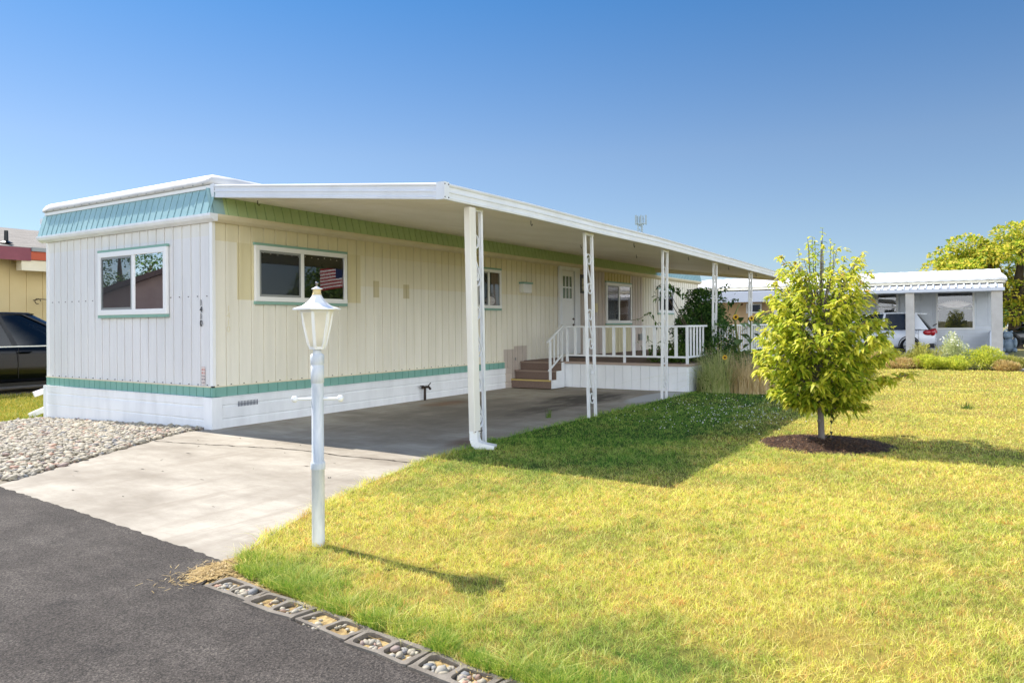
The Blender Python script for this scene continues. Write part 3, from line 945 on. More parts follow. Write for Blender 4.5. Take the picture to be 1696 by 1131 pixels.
m_curt = mat('white_curtain', c('#e4dcd6'), .8, c('#c9b7b0'), 9, stretch=(.3, 1, 6))
m_curt2 = mat('tan_drape', c('#8d7a6e'), .8, c('#6d5d55'), 5, stretch=(14, 1, .4))
def valance(f):
    b = MB(side_tr)
    rows = []
    for j in range(15):
        z_ = 2.33 - .30 * j / 14
        rows.append([(11.87 + 1.50 * i / 30, .020 + .006 * math.sin(j * 2.2 + .6 * math.sin(i * .5)), z_ - .045 * (1 - abs(((i / 15) % 1) * 2 - 1) ** 2) * j / 14) for i in range(31)])
    b.strip(rows); b.build('valance', m_curt, f)
    b = MB(side_tr); rows = [[(12.66 + .62 * i / 24, .0165 + .0015 * math.sin(i * 1.9), z_) for i in range(25)] for z_ in (1.42, 2.1)]
    b.strip(rows); b.build('drape', m_curt2, f)
def lampshade(f):
    b = MB(side_tr); b.ell(6.35, .022, 1.80, .18, .008, .09); b.build('curtain', m_curt, f)
    b = MB(side_tr); rows = [[(6.40 + .25 * i / 12, .0165 + .0015 * math.sin(i * 1.9), z_) for i in range(13)] for z_ in (1.72, 2.36)]
    b.strip(rows); b.build('drape', m_curt2, f)
def lights(f):
    b = MB(side_tr)
    for i in range(12):
        b.ell(.78 + i * .125, .02, 2.335 - .008 * (i % 3), .013, .004, .009, 6, 4)
    pieces(b, 'string_light', m_curt, f)
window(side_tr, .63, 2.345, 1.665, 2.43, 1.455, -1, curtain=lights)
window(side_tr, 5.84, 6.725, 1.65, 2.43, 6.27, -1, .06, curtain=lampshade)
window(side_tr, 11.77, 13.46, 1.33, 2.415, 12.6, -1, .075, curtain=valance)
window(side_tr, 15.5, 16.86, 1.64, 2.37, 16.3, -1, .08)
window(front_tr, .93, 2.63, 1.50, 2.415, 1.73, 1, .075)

# door: white leaf with six small lights
b = MB(side_tr)
b.box(9.20, 9.33, .0, .06, .60, 2.70); b.box(9.98, 10.24, .0, .06, .60, 2.70); b.box(9.33, 9.98, .0, .06, 2.60, 2.70)
df = b.build('door_frame', m_white, home)
b = MB(side_tr)
def leafholes(b, u0, u1, z0, z1, holes, o0, o1):
    us = sorted({u0, u1, *[h[0] for h in holes], *[h[1] for h in holes]}); zs = sorted({z0, z1, *[h[2] for h in holes], *[h[3] for h in holes]})
    for i in range(len(us) - 1):
        for j in range(len(zs) - 1):
            cu, cz = (us[i] + us[i + 1]) / 2, (zs[j] + zs[j + 1]) / 2
            if not any(h[0] < cu < h[1] and h[2] < cz < h[3] for h in holes):
                b.box(us[i], us[i + 1], o0, o1, zs[j], zs[j + 1])
holes = [(9.40 + k * .165, 9.40 + k * .165 + .135, z_, z_ + .25) for k in range(3) for z_ in (1.93, 2.21)]
leafholes(b, 9.335, 9.945, .615, 2.585, holes, .012, .035)
door = b.build('door', m_vinyl, home)
b = MB(side_tr); b.box(9.43, 9.86, .0351, .040, .75, 1.75); b.box(9.46, 9.83, .0401, .042, .78, 1.72); b.build('door_panel', m_vinyl, door)
b = MB(side_tr); b.quad((9.38, .016, 1.91), (9.91, .016, 1.91), (9.91, .016, 2.48), (9.38, .016, 2.48)); b.build('door_glass', mat('door_glass', c('#7d8a72'), .1, c('#4d5a4a'), 6), door)
b = MB(side_tr)
for z_ in (1.30, 1.44):
    b.ell(9.88, .06, z_, .028, .028, .028, 10, 6); b.tube([(9.88, .036, z_), (9.88, .06, z_)], .016)
b.build('door_knob', mat('brushed_nickel', c('#77706a'), .3, metal=.9), door, True)
b = MB(side_tr); b.box(9.952, 9.978, .0, .02, .62, 2.58); b.build('door_gap', m_black, home)

# house number, stacked
def text_obj(body, size, mtx, m, name, parent, ext=.003, space=1.0, align='CENTER'):
    cu = bpy.data.curves.new(name, 'FONT')
    cu.body = body; cu.size = size; cu.extrude = ext; cu.align_x = align; cu.space_line = space
    tmp = bpy.data.objects.new(name, cu)
    COL.objects.link(tmp)
    dg = bpy.context.evaluated_depsgraph_get()
    me = bpy.data.meshes.new_from_object(tmp.evaluated_get(dg))
    bpy.data.objects.remove(tmp)
    me.transform(mtx)
    me.materials.clear(); me.materials.append(m)
    o = bpy.data.objects.new(name, me)
    COL.objects.link(o)
    return put(o, parent)
MF = Matrix(((0, 0, -1, -.0165), (-1, 0, 0, .222), (0, 1, 0, 1.60), (0, 0, 0, 1)))
text_obj('1\n4\n1\n0', .112, MF, m_black, 'house_number', home, .002, .80)
MS = Matrix(((1, 0, 0, .225), (0, 0, -1, -.0125), (0, 1, 0, 1.52), (0, 0, 0, 1)))
text_obj('1\n4\n1\n0', .112, MS, mat('number_ghost', c('#e3d9ba'), .6), 'number_outline', home, .0005, .80)
# worn sticker remnant
t = NT('peeling_sticker')
x, y, z = t.xyz()
row = t.math('GREATER_THAN', t.math('SINE', t.math('MULTIPLY', z, 150)), -.1)
nz = t.noise(60, 4, .7)
t.base(t.mix(t.math('MULTIPLY', row, t.math('GREATER_THAN', nz, .45)), c('#dccfc8'), t.mix(t.math('GREATER_THAN', z, .70), c('#9a8f92'), c('#c98d84'))))
b = MB(front_tr); b.box(.155, .225, .0105, .0118, .565, .80); b.build('sticker', t.m, home)
# floor vent in the skirting
b = MB(side_tr)
for k in range(14):
    b.box(.335 + k * .0235, .345 + k * .0235, .0505, .053, .265, .335)
pieces(b, 'vent_slot', mat('vent_shadow', c('#5c626e'), .8), home)
# wall light box and outlet box
b = MB(side_tr); b.box(7.50, 7.84, .0, .11, 2.0, 2.19); plt = b.build('porch_light', m_vinyl, home, bevel=.006)
b = MB(side_tr); b.box(7.48, 7.86, .0, .13, 2.191, 2.23); b.build('hood', m_trimg, plt)
b = MB(side_tr); b.box(14.0, 14.22, .0, .07, .84, 1.02); b.build('outlet_box', m_grey, home)
b = MB(side_tr); b.tube([(7.3, .02, .56), (7.3, .02, .62)], .01); b.build('pipe_stub', m_grey, home)

# picture beside the door
pf = root('picture_frame', (10.52, -.02, 2.3), 'black framed picture hung on the wall beside the white door', 'picture')
b = MB(side_tr)
b.box(10.33, 10.72, .012, .04, 2.50, 2.54); b.box(10.33, 10.72, .012, .04, 2.08, 2.12); b.box(10.33, 10.37, .012, .04, 2.12, 2.50); b.box(10.68, 10.72, .012, .04, 2.12, 2.50)
b.build('frame', m_black, pf)
t = NT('landscape_print'); t.base(t.ramp(t.noise(6, 4), [(.35, c('#24302a')), (.5, c('#c9bf9a')), (.7, c('#dcdccf'))]))
b = MB(side_tr); b.quad((10.37, .02, 2.12), (10.68, .02, 2.12), (10.68, .02, 2.50), (10.37, .02, 2.50)); b.build('print', t.m, pf)

# ------------------------------------------------------------------ carport
cp = root('carport', (7.5, -3.8, 0), 'white metal carport roof on scrolled posts along the mobile home', 'carport')
X0C, X1C, YC = -.13, 15.2, -3.85
EDX = [-.2, 1.45, 3.5, 5.55, 7.4, 9.9, 13.5, 16]; EDZ = [2.735, 2.75, 2.745, 2.755, 2.735, 2.71, 2.665, 2.63]
def ez(x_):
    return float(np.interp(x_, EDX, EDZ))
m_soff = mat('carport_soffit', c('#f3ecd8'), .5, c('#e8e0c8'), 1.2, bump=.1, bscale=10)
m_alum = mat('white_aluminium', c('#e6e9ee'), .35, c('#dcdfe3'), 3, spec=.5)
b = MB()
prof = []
k = 0.0
while k < X1C:
    prof += [(k, 0), (k + .115, 0), (k + .118, .03), (k + .138, .03), (k + .141, 0)]
    k += .155
prof = [p for p in prof if p[0] < X1C] + [(X1C, 0)]
rows = []
for f in np.linspace(0, 1, 7):
    y_ = -.02 + (YC + .02) * f
    rows.append([((X0C * f + .0 * (1 - f)) if i == 0 else x_, y_, 3.0 * (1 - f) + (ez(x_) - .155) * f + dz) for i, (x_, dz) in enumerate(prof)])
b.strip(rows)
b.build('soffit', m_soff, cp)
b = MB()
b.strip([[(x_, -.02, 3.125) for x_ in np.linspace(.0, X1C, 30)], [(x_ if i else X0C, YC, ez(x_) - .012) for i, x_ in enumerate(np.linspace(0, X1C, 30))]])
b.build('roof_sheet', m_alum, cp)
GP = [(0, 0), (.030, 0), (.034, .022), (.030, .026), (.022, .030), (.026, .068), (.034, .074), (.034, .088), (.024, .094), (.026, .128), (.036, .136), (.042, .150), (.036, .163), (.0, .165)]
b = MB()
rows = []
for x_ in np.linspace(X0C, X1C, 60):
    rows.append([(x_, YC - o, ez(x_) - .165 + z_) for o, z_ in GP])
b.strip(rows)
b.build('gutter', m_alum, cp)
b = MB(); rows = []
for f in np.linspace(0, 1, 12):
    y_ = -.035 + (YC + .035) * f; x_ = X0C * f
    zb = (3.145 * (1 - f) + ez(X0C) * f) - .165
    rows.append([(x_ - o, y_, zb + z_) for o, z_ in GP])
b.strip(rows)
b.build('gable_trim', m_alum, cp)
b = MB()
zc = ez(X0C) - .168
b.box(X0C - .05, X0C + .03, YC - .052, YC - .036, zc, zc + .172); b.box(X0C - .052, X0C - .037, YC - .035, YC + .05, zc, zc + .172)
b.box(-.045, -.036, -.09, -.028, 2.98, 3.15)
pieces(b, 'corner_cap', m_alum, cp)
b = MB()
for dz in (.02, .15):
    b.ell(X0C - .04, YC - .053, zc + dz, .008, .004, .008, 6, 4); b.ell(X0C + .02, YC - .053, zc + dz, .008, .004, .008, 6, 4)
pieces(b, 'bolt', m_rust, cp)
b = MB(); b.hexa([(X1C, -.03, 2.86), (X1C + .05, -.03, 2.86), (X1C + .05, YC, ez(X1C) - .19), (X1C, YC, ez(X1C) - .19)], [(X1C, -.03, 3.12), (X1C + .05, -.03, 3.12), (X1C + .05, YC, ez(X1C)), (X1C, YC, ez(X1C))])
b.build('end_beam', m_soff, cp)
for x_, y_ in ((.35, -.45), (1.95, -3.62), (5.2, -3.62), (6.1, -2.2), (7.9, -3.6), (8.2, -2.4), (10.6, -3.6), (13, -3.6)):
    b = MB(); f = -y_ / 3.85
    z_ = 3.0 * (1 - f) + (ez(x_) - .155) * f
    b.tube([(x_, y_, z_), (x_, y_, z_ - .045), (x_ + .022, y_, z_ - .062), (x_ + .04, y_, z_ - .04)], .005, 6)
    b.build('hook', m_rust, cp)

m_post = mat('post_paint', c('#ecedef'), .45, c('#dfdfdd'), 4, bump=.1)
def scroll(xc, zc_, hw, lean, y_):
    # S-shaped wrought scroll between the two uprights, with a slanting tie
    pts = []
    def spiral(sx, cz, flip):
        out = []
        for k in range(26):
            a = k / 25 * 2 * math.pi * 1.15
            r = hw * (.94 - .60 * k / 25)
            out.append((sx * r * math.cos(a + math.pi), cz + flip * r * math.sin(a) * 1.15))
        return out
    A = spiral(1, .19, 1)
    B = spiral(-1, -.19, -1)
    b = MB()
    for curve in (A, B):
        P = [(xc + u + lean * (w + 0), y_, zc_ + w) for u, w in curve]
        for p, q in zip(P[:-1], P[1:]):
            pass
        rows = []
        for i, p in enumerate(P):
            p0 = Vector(P[max(i - 1, 0)]); p1 = Vector(P[min(i + 1, len(P) - 1)])
            d = (p1 - p0).normalized(); nn = Vector((-d.z, 0, d.x)) * .006
            c_ = Vector(p)
            rows.append([c_ - nn + Vector((0, -.009, 0)), c_ + nn + Vector((0, -.009, 0)), c_ + nn + Vector((0, .009, 0)), c_ - nn + Vector((0, .009, 0))])
        b.strip(rows, True)
    b.bar((xc - hw * .92 + lean * .19, y_, zc_ + .19), (xc + hw * .92 - lean * .19, y_, zc_ - .19), .018, .011, (1, 0, 0))
    return b
POSTS = [(.55, .645), (3.28, 3.43), (6.25, 6.37), (9.11, 9.23), (11.9, 12.05), (14.5, 14.66)]
for i, (xt, xb) in enumerate(POSTS):
    yt, yb = -3.75, -3.72 if i < 2 else -3.67
    zt_ = ez(xt) - .16; hw = .108; h_ = .0175
    b = MB(); b.box(xt - hw - .022, xt + hw + .022, yt - .022, yt + .022, zt_ - .0355, zt_)
    pt = b.build('support_post', m_post, cp)
    for s_ in (-1, 1):
        b = MB()
        b.hexa([(xb + s_ * hw - h_, yb - h_, 0), (xb + s_ * hw + h_, yb - h_, 0), (xb + s_ * hw + h_, yb + h_, 0), (xb + s_ * hw - h_, yb + h_, 0)],
               [(xt + s_ * hw - h_, yt - h_, zt_ - .036), (xt + s_ * hw + h_, yt - h_, zt_ - .036), (xt + s_ * hw + h_, yt + h_, zt_ - .036), (xt + s_ * hw - h_, yt + h_, zt_ - .036)])
        b.build('upright', m_post, pt)
    for zz_ in (2.02, 1.25, .48):
        f = zz_ / zt_
        scroll(xb + (xt - xb) * f, zz_, hw - .018, (xt - xb) / zt_, yb + (yt - yb) * f).build('scroll', m_post, pt)
# downspout with elbow
b = MB()
dx0, dx1 = .435 - .0, .36
b.hexa([(.40, -3.84, .17), (.51, -3.84, .17), (.51, -3.76, .17), (.40, -3.76, .17)], [(.305, -3.86, 2.56), (.415, -3.86, 2.56), (.415, -3.78, 2.56), (.305, -3.78, 2.56)])
m_spout = mat('downspout_paint', c('#ebe8e0'), .5, c('#dcd6c6'), 3, stretch=(1, 1, .3), lo=.4, hi=.75)
dsp = b.build('downspout', m_spout, cp, bevel=.008)
b = MB()
rows = []
cv = [(Vector((.455, -3.80, .20)), Vector((0, 0, -1)))]
for k in range(19):
    a = k / 18 * rad(80)
    rr = .10
    cv.append((Vector((.455 + .0, -3.80, .13)) + Vector((.35, -.94, 0)).normalized() * rr * (1 - math.cos(a)) + Vector((0, 0, -rr * math.sin(a))), Vector((.35 * math.sin(a), -.94 * math.sin(a), -math.cos(a)))))
last = cv[-1]
cv.append((last[0] + last[1].normalized() * .14, last[1]))
for i, (p, d) in enumerate(cv):
    d = d.normalized(); s_ = Vector((.94, .35, 0)); n_ = d.cross(s_).normalized()
    g = 1.0 + (.06 if (i % 3 == 0 and 0 < i < 19) else 0)
    rows.append([p + s_ * .058 * g - n_ * .043 * g, p + s_ * .058 * g + n_ * .043 * g, p - s_ * .058 * g + n_ * .043 * g, p - s_ * .058 * g - n_ * .043 * g])
b.strip(rows, True)
b.build('elbow', m_vinyl, dsp)
b = MB(); b.box(.395, .535, -3.848, -3.842, .19, .197); b.tube([(.53, -3.80, .23), (.55, -3.80, .15)], .008, 6); b.build('strap', m_rust, dsp)

# ------------------------------------------------------------------ deck, steps, railing
dk = root('wooden_deck', (7.6, -2.0, 0), 'raised deck with white board skirt, brown carpet, steps and white railing', 'deck')
XD, YD0, YD1, ZD = 7.66, -1.0, -3.65, .53
m_carpet = mat('brown_carpet', c('#89756a'), .95, c('#75635a'), 60, bump=.6, bscale=300)
m_plank = mat('white_planks', c('#edf0f3'), .55, c('#e2e5e9'), 2, bump=.2, bscale=30, stretch=(1, 1, .4))
b = MB(); b.box(XD - .02, 15.0, YD1 - .02, -.0125, ZD - .005, ZD + .012); b.build('deck_carpet', m_carpet, dk)
b = MB(); b.box(XD - .035, XD - .0205, YD1 - .035, YD0, ZD - .035, ZD + .014); b.box(XD - .02, 15.0, YD1 - .035, YD1 - .0205, ZD - .035, ZD + .014)
b.build('deck_edge', mat('tan_edge', c('#a8968a'), .7), dk)
b = MB()
ys = np.linspace(YD0, YD1, 15)
for k in range(14):
    b.box(XD - .012 - .004 * (k % 2), XD + .01, ys[k + 1] + .003, ys[k] - .003, .012, ZD - .036)
b.box(XD + .0105, XD + .03, YD1 + .003, YD0 - .003, .02, ZD - .037)
b.build('skirt', m_plank, dk)
b = MB()
xs_ = np.arange(XD + .02, 15, .185)
for k in range(len(xs_) - 1):
    b.box(xs_[k], xs_[k + 1] - .006, YD1 - .012 - .004 * (k % 2), YD1 + .01, .005, ZD - .036)
b.build('skirt', m_plank, dk)
# steps
treads = [(7.09, .185), (7.30, .36), (7.52, ZD)]
m_yel = mat('yellow_nosing', c('#c6ae6e'), .7)
for i, (xs0, zt_) in enumerate(treads):
    b = MB()
    z0 = .008 if i == 0 else treads[i - 1][1] + .001
    b.box(xs0, XD - .036, -1.0, -.0125, z0, zt_ - .02)
    b.box(xs0 - .02, XD - .036, -1.0, -.0125, zt_ - .0195, zt_)
    st = b.build('step', m_carpet, dk)
    b = MB(); b.box(xs0 - .026, xs0 - .0205, -1.0, -.0125, zt_ - .03, zt_ + .002)
    b.build('nosing', m_yel if i == 0 else mat('tan_nosing', c('#9b887b'), .7), st)
b = MB()
for i, (xs0, zt_) in enumerate(treads):
    x1 = treads[i + 1][0] if i < 2 else XD - .036
    b.box(xs0 + .001, x1, -1.02, -1.0005, .008, zt_ - .004)
b.build('stair_side', m_plank, dk)
# railings
m_rail = mat('rail_paint', c('#ebeef0'), .45, c('#e2e4e6'), 5)
b = MB()
zr = 1.28
b.box(XD - .01, XD + .05, YD1 - .01, -1.03, zr - .035, zr); b.box(XD + .005, XD + .035, YD1, -1.03, .655, .69)
for y_ in (-1.06, -2.35, YD1 + .01):
    b.box(XD - .002, XD + .042, y_ - .022, y_ + .022, ZD + .0125, zr - .0355)
rl = b.build('railing', m_rail, dk)
for y_ in np.arange(-1.25, YD1 + .08, -.217):
    if abs(y_ + 2.35) > .09:
        b = MB(); b.box(XD + .008, XD + .032, y_ - .03, y_ + .03, .6905, zr - .0355); b.build('baluster', m_rail, rl)
b = MB()
b.box(XD + .0505, 8.85, YD1 - .012, YD1 + .05, zr - .033, zr + .003); b.box(XD + .0505, 8.85, YD1 + .005, YD1 + .035, .653, .688)
rl2 = b.build('railing', m_rail, dk)
for x_ in np.arange(XD + .25, 8.86, .19):
    b = MB(); b.box(x_ - .022, x_ + .022, YD1 + .008, YD1 + .032, .6885, zr - .0335); b.build('baluster', m_rail, rl2)
b = MB()
b.box(9.75, 14.9, YD1 - .012, YD1 + .05, zr - .033, zr + .003); b.box(9.75, 14.9, YD1 + .005, YD1 + .035, .653, .688)
rl3 = b.build('railing', m_rail, dk)
for x_ in np.arange(9.8, 14.9, .19):
    b = MB(); b.box(x_ - .022, x_ + .022, YD1 + .008, YD1 + .032, .6885, zr - .0335); b.build('baluster', m_rail, rl3)
# handrail down the steps
b = MB()
b.bar((7.03, -.955, .955), (XD + .02, -.955, 1.30), .05, .032); b.bar((7.06, -.955, .37), (XD + .02, -.955, .70), .028, .03)
b.box(7.11, 7.15, -.976, -.935, .186, .965); b.box(7.62, 7.655, -.976, -.935, .5425, 1.245)
hr = b.build('handrail', m_rail, dk)
for x_ in (7.30, 7.46):
    f = (x_ - 7.06) / .6
    b = MB(); b.box(x_ - .014, x_ + .014, -.967, -.943, .40 + .33 * f, .95 + .33 * f); b.build('baluster', m_rail, hr)
dm = MB(); dm.box(9.35, 10.2, -.62, -.12, ZD + .0125, ZD + .03)
tag(dm.build('door_mat', mat('dark_mat', c('#1d2530'), .9)), 'dark doormat lying in front of the white entrance door', 'doormat')

# ------------------------------------------------------------------ garden tap by the skirting
tp = root('garden_tap', (4.13, -.13, 0), 'dark garden tap on a standpipe against the white skirting', 'tap')
b = MB(); b.tube([(4.14, -.12, -.02), (4.14, -.12, .23)], .022); b.tube([(4.06, -.12, .235), (4.23, -.13, .235), (4.27, -.14, .19)], .022); b.build('pipe', m_rust, tp, True)
b = MB(); b.lathe([(.0, .27), (.035, .268), (.04, .258), (0, .256)], 4.06, -.12, 12); b.tube([(4.06, -.12, .235), (4.06, -.12, .262)], .01); b.tube([(4.22, -.13, .25), (4.29, -.13, .30)], .009); b.build('handle', m_rust, tp)

# ------------------------------------------------------------------ lamp post
LX, LY = -2.84, -4.98
lp = root('lamp_post', (LX, LY, 0), 'white garden lamp post with a lantern head and crossbar on the lawn corner', 'lamp post')
m_lp = mat('lamp_post_paint', c('#e6e8ea'), .7, c('#9fabb6'), 9, lo=.42, hi=.72, bump=.3, bscale=50, spec=.2, stretch=(1, 1, .18))
b = MB(); b.lathe([(0.0381, -.02), (0.0381, .462), (0.0420, .465), (0.0434, .47), (0.0434, .50), (0.0406, .51), (0.0357, .514), (0.0357, .99)], LX, LY, 28); b.build('pole', m_lp, lp, True)
b = MB(); b.lathe([(0.0360, .985), (0.0392, .987), (0.0392, 1.085), (0.0371, 1.087), (0.0371, 1.095), (0.0406, 1.10), (0.0406, 1.148), (0.0364, 1.155), (0.0238, 1.165), (0.0238, 1.19), (0.0000, 1.19)], LX, LY, 28)
b.build('collar', m_lp, lp, True)
b = MB()
ba = Vector((math.cos(rad(-52)), math.sin(rad(-52)), 0))
p = Vector((LX, LY, .888))
b.tube([p - ba * .135, p + ba * .135], .0085, 10); 
for s_ in (-1, 1):
    q = p + ba * .135 * s_; b.ell(q.x, q.y, q.z, .021, .021, .021, 12, 8)
b.build('ladder_rest', m_vinyl, lp, True)
# hexagonal lantern
m_lg = None
t = NT('frosted_lantern'); t.base(c('#faf8f2')); t.rough(0.2450, .4)
tr = t.n('BsdfTranslucent'); tr.inputs[0].default_value = c('#faf6ea')
mx = t.n('MixShader'); mx.inputs[0].default_value = .85
t.l(t.p.outputs[0], mx.inputs[1]); t.l(tr.outputs[0], mx.inputs[2]); t.l(mx.outputs[0], t.out.inputs[0])
m_lg = t.m
def hexring(r, z, off=0, n=6):
    return [(LX + r * math.cos(off + 2 * math.pi * k / n), LY + r * math.sin(off + 2 * math.pi * k / n), z) for k in range(n)]
ho = rad(32)
LP_ = [(0.0434, 1.192), (0.0546, 1.215), (0.0672, 1.27), (0.0812, 1.335), (0.0910, 1.395), (0.0945, 1.418)]
b = MB(); b.strip([hexring(r, z_, ho) for r, z_ in LP_], True); b.build('lantern_glass', m_lg, lp)
b = MB()
for k in range(6):
    a = ho + 2 * math.pi * k / 6
    rows = []
    for r, z_ in LP_:
        ra = r + .004; w = .009
        cx, cy = LX + ra * math.cos(a), LY + ra * math.sin(a); tx, ty = -math.sin(a) * w, math.cos(a) * w; ix, iy = math.cos(a) * .010, math.sin(a) * .010
        rows.append([(cx - tx - ix, cy - ty - iy, z_), (cx - tx, cy - ty, z_), (cx + tx, cy + ty, z_), (cx + tx - ix, cy + ty - iy, z_)])
    b.strip(rows, True)
b.strip([hexring(.0, 1.186, ho), hexring(.049, 1.186, ho), hexring(.052, 1.20, ho), hexring(.044, 1.203, ho)], True)
b.strip([hexring(.09, 1.408, ho), hexring(.100, 1.408, ho), hexring(.100, 1.424, ho)], True)
lan = b.build('lantern_frame', m_vinyl, lp)
b = MB(); b.strip([hexring(r, z_, ho) for r, z_ in ((0.0000, 1.419), (0.1330, 1.419), (0.1449, 1.422), (0.1449, 1.430), (0.1155, 1.439), (0.0875, 1.4475), (0.0644, 1.4636), (0.0462, 1.4832), (0.0329, 1.5028), (0.0273, 1.5133))], True)
cap = b.build('lantern_cap', m_vinyl, lp)
m_yv = mat('yellowed_vinyl', c('#e0cf9e'), .5, c('#d2b97f'), 12)
b = MB(); b.lathe([(0.0280, 1.5126), (0.0280, 1.5182), (0.0238, 1.5210), (0.0238, 1.5420), (0.0266, 1.5448), (0.0000, 1.5455)], LX, LY, 16); b.build('neck', m_yv, cap, True)
b = MB(); b.lathe([(0.0000, 1.5462), (0.0322, 1.5462), (0.0322, 1.5497), (0.0140, 1.5574), (0.0070, 1.5630), (0.0000, 1.5630)], LX, LY, 16); b.build('cap_disc', m_vinyl, cap, True)
b = MB(); b.lathe([(0.0042, 1.5623), (0.0042, 1.5686)], LX, LY, 10); b.ell(LX, LY, 1.582, .011, .011, .011, 12, 8)
b.build('finial', mat('chrome', c('#8a8580'), .15, metal=1), cap, True)
b = MB(); b.lathe([(0, 1.205), (0.0189, 1.205), (0.0189, 1.245), (0, 1.245)], LX, LY, 12); b.build('lamp_socket', mat('socket_grey', c('#9aa0a4'), .5), lp)

# ------------------------------------------------------------------ edging blocks along the road
m_blk = mat('edging_concrete', c('#6f675d'), .95, c('#928a7e'), 7, bump=.8, bscale=90, bdist=.006)
m_fill = mat('block_soil', c('#8d7a55'), .95, c('#5f4d36'), 20, bump=.6)
b = MB()
bl, bw, w, zt_ = .355, .152, .021, .019
def rr_(cx0, cx1, cy0, cy1, z, n=4, r=.022):
    out = []
    for (cx, cy, a0) in ((cx1 - r, cy1 - r, 0), (cx0 + r, cy1 - r, 90), (cx0 + r, cy0 + r, 180), (cx1 - r, cy0 + r, 270)):
        for k in range(n):
            a = rad(a0 + 90 * k / (n - 1)); out.append((cx + r * math.cos(a), cy + r * math.sin(a), z))
    return out
for y0, y1 in ((0, bl / 2), (bl / 2, bl)):
    # each half: outer rectangle ring to inner rounded cell, plus inner and outer walls
    yi0 = y0 + (w if y0 == 0 else w * .55); yi1 = y1 - (w if y1 == bl else w * .55)
    inn = rr_(-bw / 2 + w, bw / 2 - w, yi0, yi1, zt_)
    outr = []
    for (x_, y_, z_) in inn:
        fx = -bw / 2 if x_ < 0 else bw / 2
        outr.append((x_, y_))
    # map each inner vertex to the outer rectangle by angle
    cy = (y0 + y1) / 2; ow, oh = bw / 2, (y1 - y0) / 2
    ring = []
    for (x_, y_, z_) in inn:
        dx, dy = x_, y_ - cy
        s_ = min(ow / abs(dx) if dx else 9e9, oh / abs(dy) if dy else 9e9)
        ring.append((dx * s_, cy + dy * s_, zt_))
    # snap ring points nearest to the corners
    for sx in (-1, 1):
        for sy in (-1, 1):
            i = min(range(len(ring)), key=lambda q: (ring[q][0] - sx * ow) ** 2 + (ring[q][1] - cy - sy * oh) ** 2)
            ring[i] = (sx * ow, cy + sy * oh, zt_)
    b.strip([[(x_, y_, -.03) for x_, y_, z_ in ring], ring, inn, [(x_, y_, -.03) for x_, y_, z_ in inn]], True)
bproto = b
BL = ['grey hollow edging block nearest the driveway, packed with pebbles', 'second hollow edging block from the driveway, half filled with straw', 'third hollow edging block from the driveway, straw in one cell', 'fourth hollow edging block from the driveway, pebbles in both cells', 'fifth hollow edging block from the driveway, big pale pebbles inside', 'sixth hollow edging block from the driveway, between straw and road', 'seventh hollow edging block from the driveway, farthest along the lawn edge']
pp = []; YB = -5.02
for i in range(7):
    b = MB(); b.f = bproto.f
    b.v = [(x_ + .010 * mnoise.noise(Vector((x_ * 22, y_ * 22, i * 7.3))), y_ + .010 * mnoise.noise(Vector((x_ * 22, y_ * 22, i * 7.3 + 50))), z_ + (.008 * mnoise.noise(Vector((x_ * 14, y_ * 14, i * 5.1))) if z_ > 0 else 0)) for x_, y_, z_ in bproto.v]
    o = b.build('edging_block', m_blk)
    ye = YB - i * .366
    xm = float(np.interp(-(ye - .2), [5.0, 5.6, 6.2, 6.9, 7.5], [-3.572, -3.628, -3.69, -3.752, -3.78]))
    o.location = (xm, ye - bl, .004 * (i % 2)); o.rotation_euler.z = rad(-4.5 + 3.2 * math.sin(i * 2.3))
    tag(o, BL[i], 'edging block', 'hollow edging blocks along the road')
    for cell in (0, 1):
        for q in range((26, 14, 10, 22, 22, 16, 16)[i] if not (i in (1, 2) and cell == (i % 2)) else 5):
            pp.append((xm + random.uniform(-.045, .045), ye - bl + bl * (.27 if cell == 0 else .73) + random.uniform(-.055, .055), random.uniform(.004, .012)))
tag(pebbles(np.array(pp), .0135, 'pebbles', m_stone, .7), 'small pebbles filling the edging block cells', None, None, 'stuff')

# ------------------------------------------------------------------ young tree
yt_ = root('young_tree', (2.72, -6.87, 0), 'young tree with drooping yellow-green leaves in a mulch ring on the lawn', 'tree')
m_bark = mat('young_bark', c('#77706a'), .85, c('#5c5550'), 14, bump=.4, bscale=60, stretch=(1, 1, .4))
TB = Vector((2.72, -6.87, 0))
view_r = Vector((math.sin(YAW + .38), -math.cos(YAW + .38), 0))  # sideways direction of the lopsided crown
view_r = Vector((.835, -.55, 0)).normalized()
b = MB()
b.tube([TB + Vector((0, 0, -.02)), TB + Vector((0, 0, .02)), TB + Vector((-.004, .004, .12)), TB + Vector((-.015, .012, .45)), TB + Vector((-.02, .02, .8)), TB + Vector((0, .01, 1.3)), TB + Vector((.0, 0, 1.8)), TB + Vector((.01, -.01, 2.22))],
       [.047, .040, .034, .030, .027, .020, .012, .005], 12)
b.ell(TB.x - .03, TB.y + .02, .24, .022, .022, .03, 8, 6)
def prof_r(z):
    return float(np.interp(z, [.28, .40, .50, .65, .85, 1.05, 1.2, 1.35, 1.55, 1.75, 1.95, 2.1, 2.25, 2.33], [.15, .36, .50, .62, .72, .79, .77, .69, .59, .53, .47, .38, .18, .04]))
LP0, LA0, LU0, LL0, LD0, LT0 = [], [], [], [], [], []
tw = b
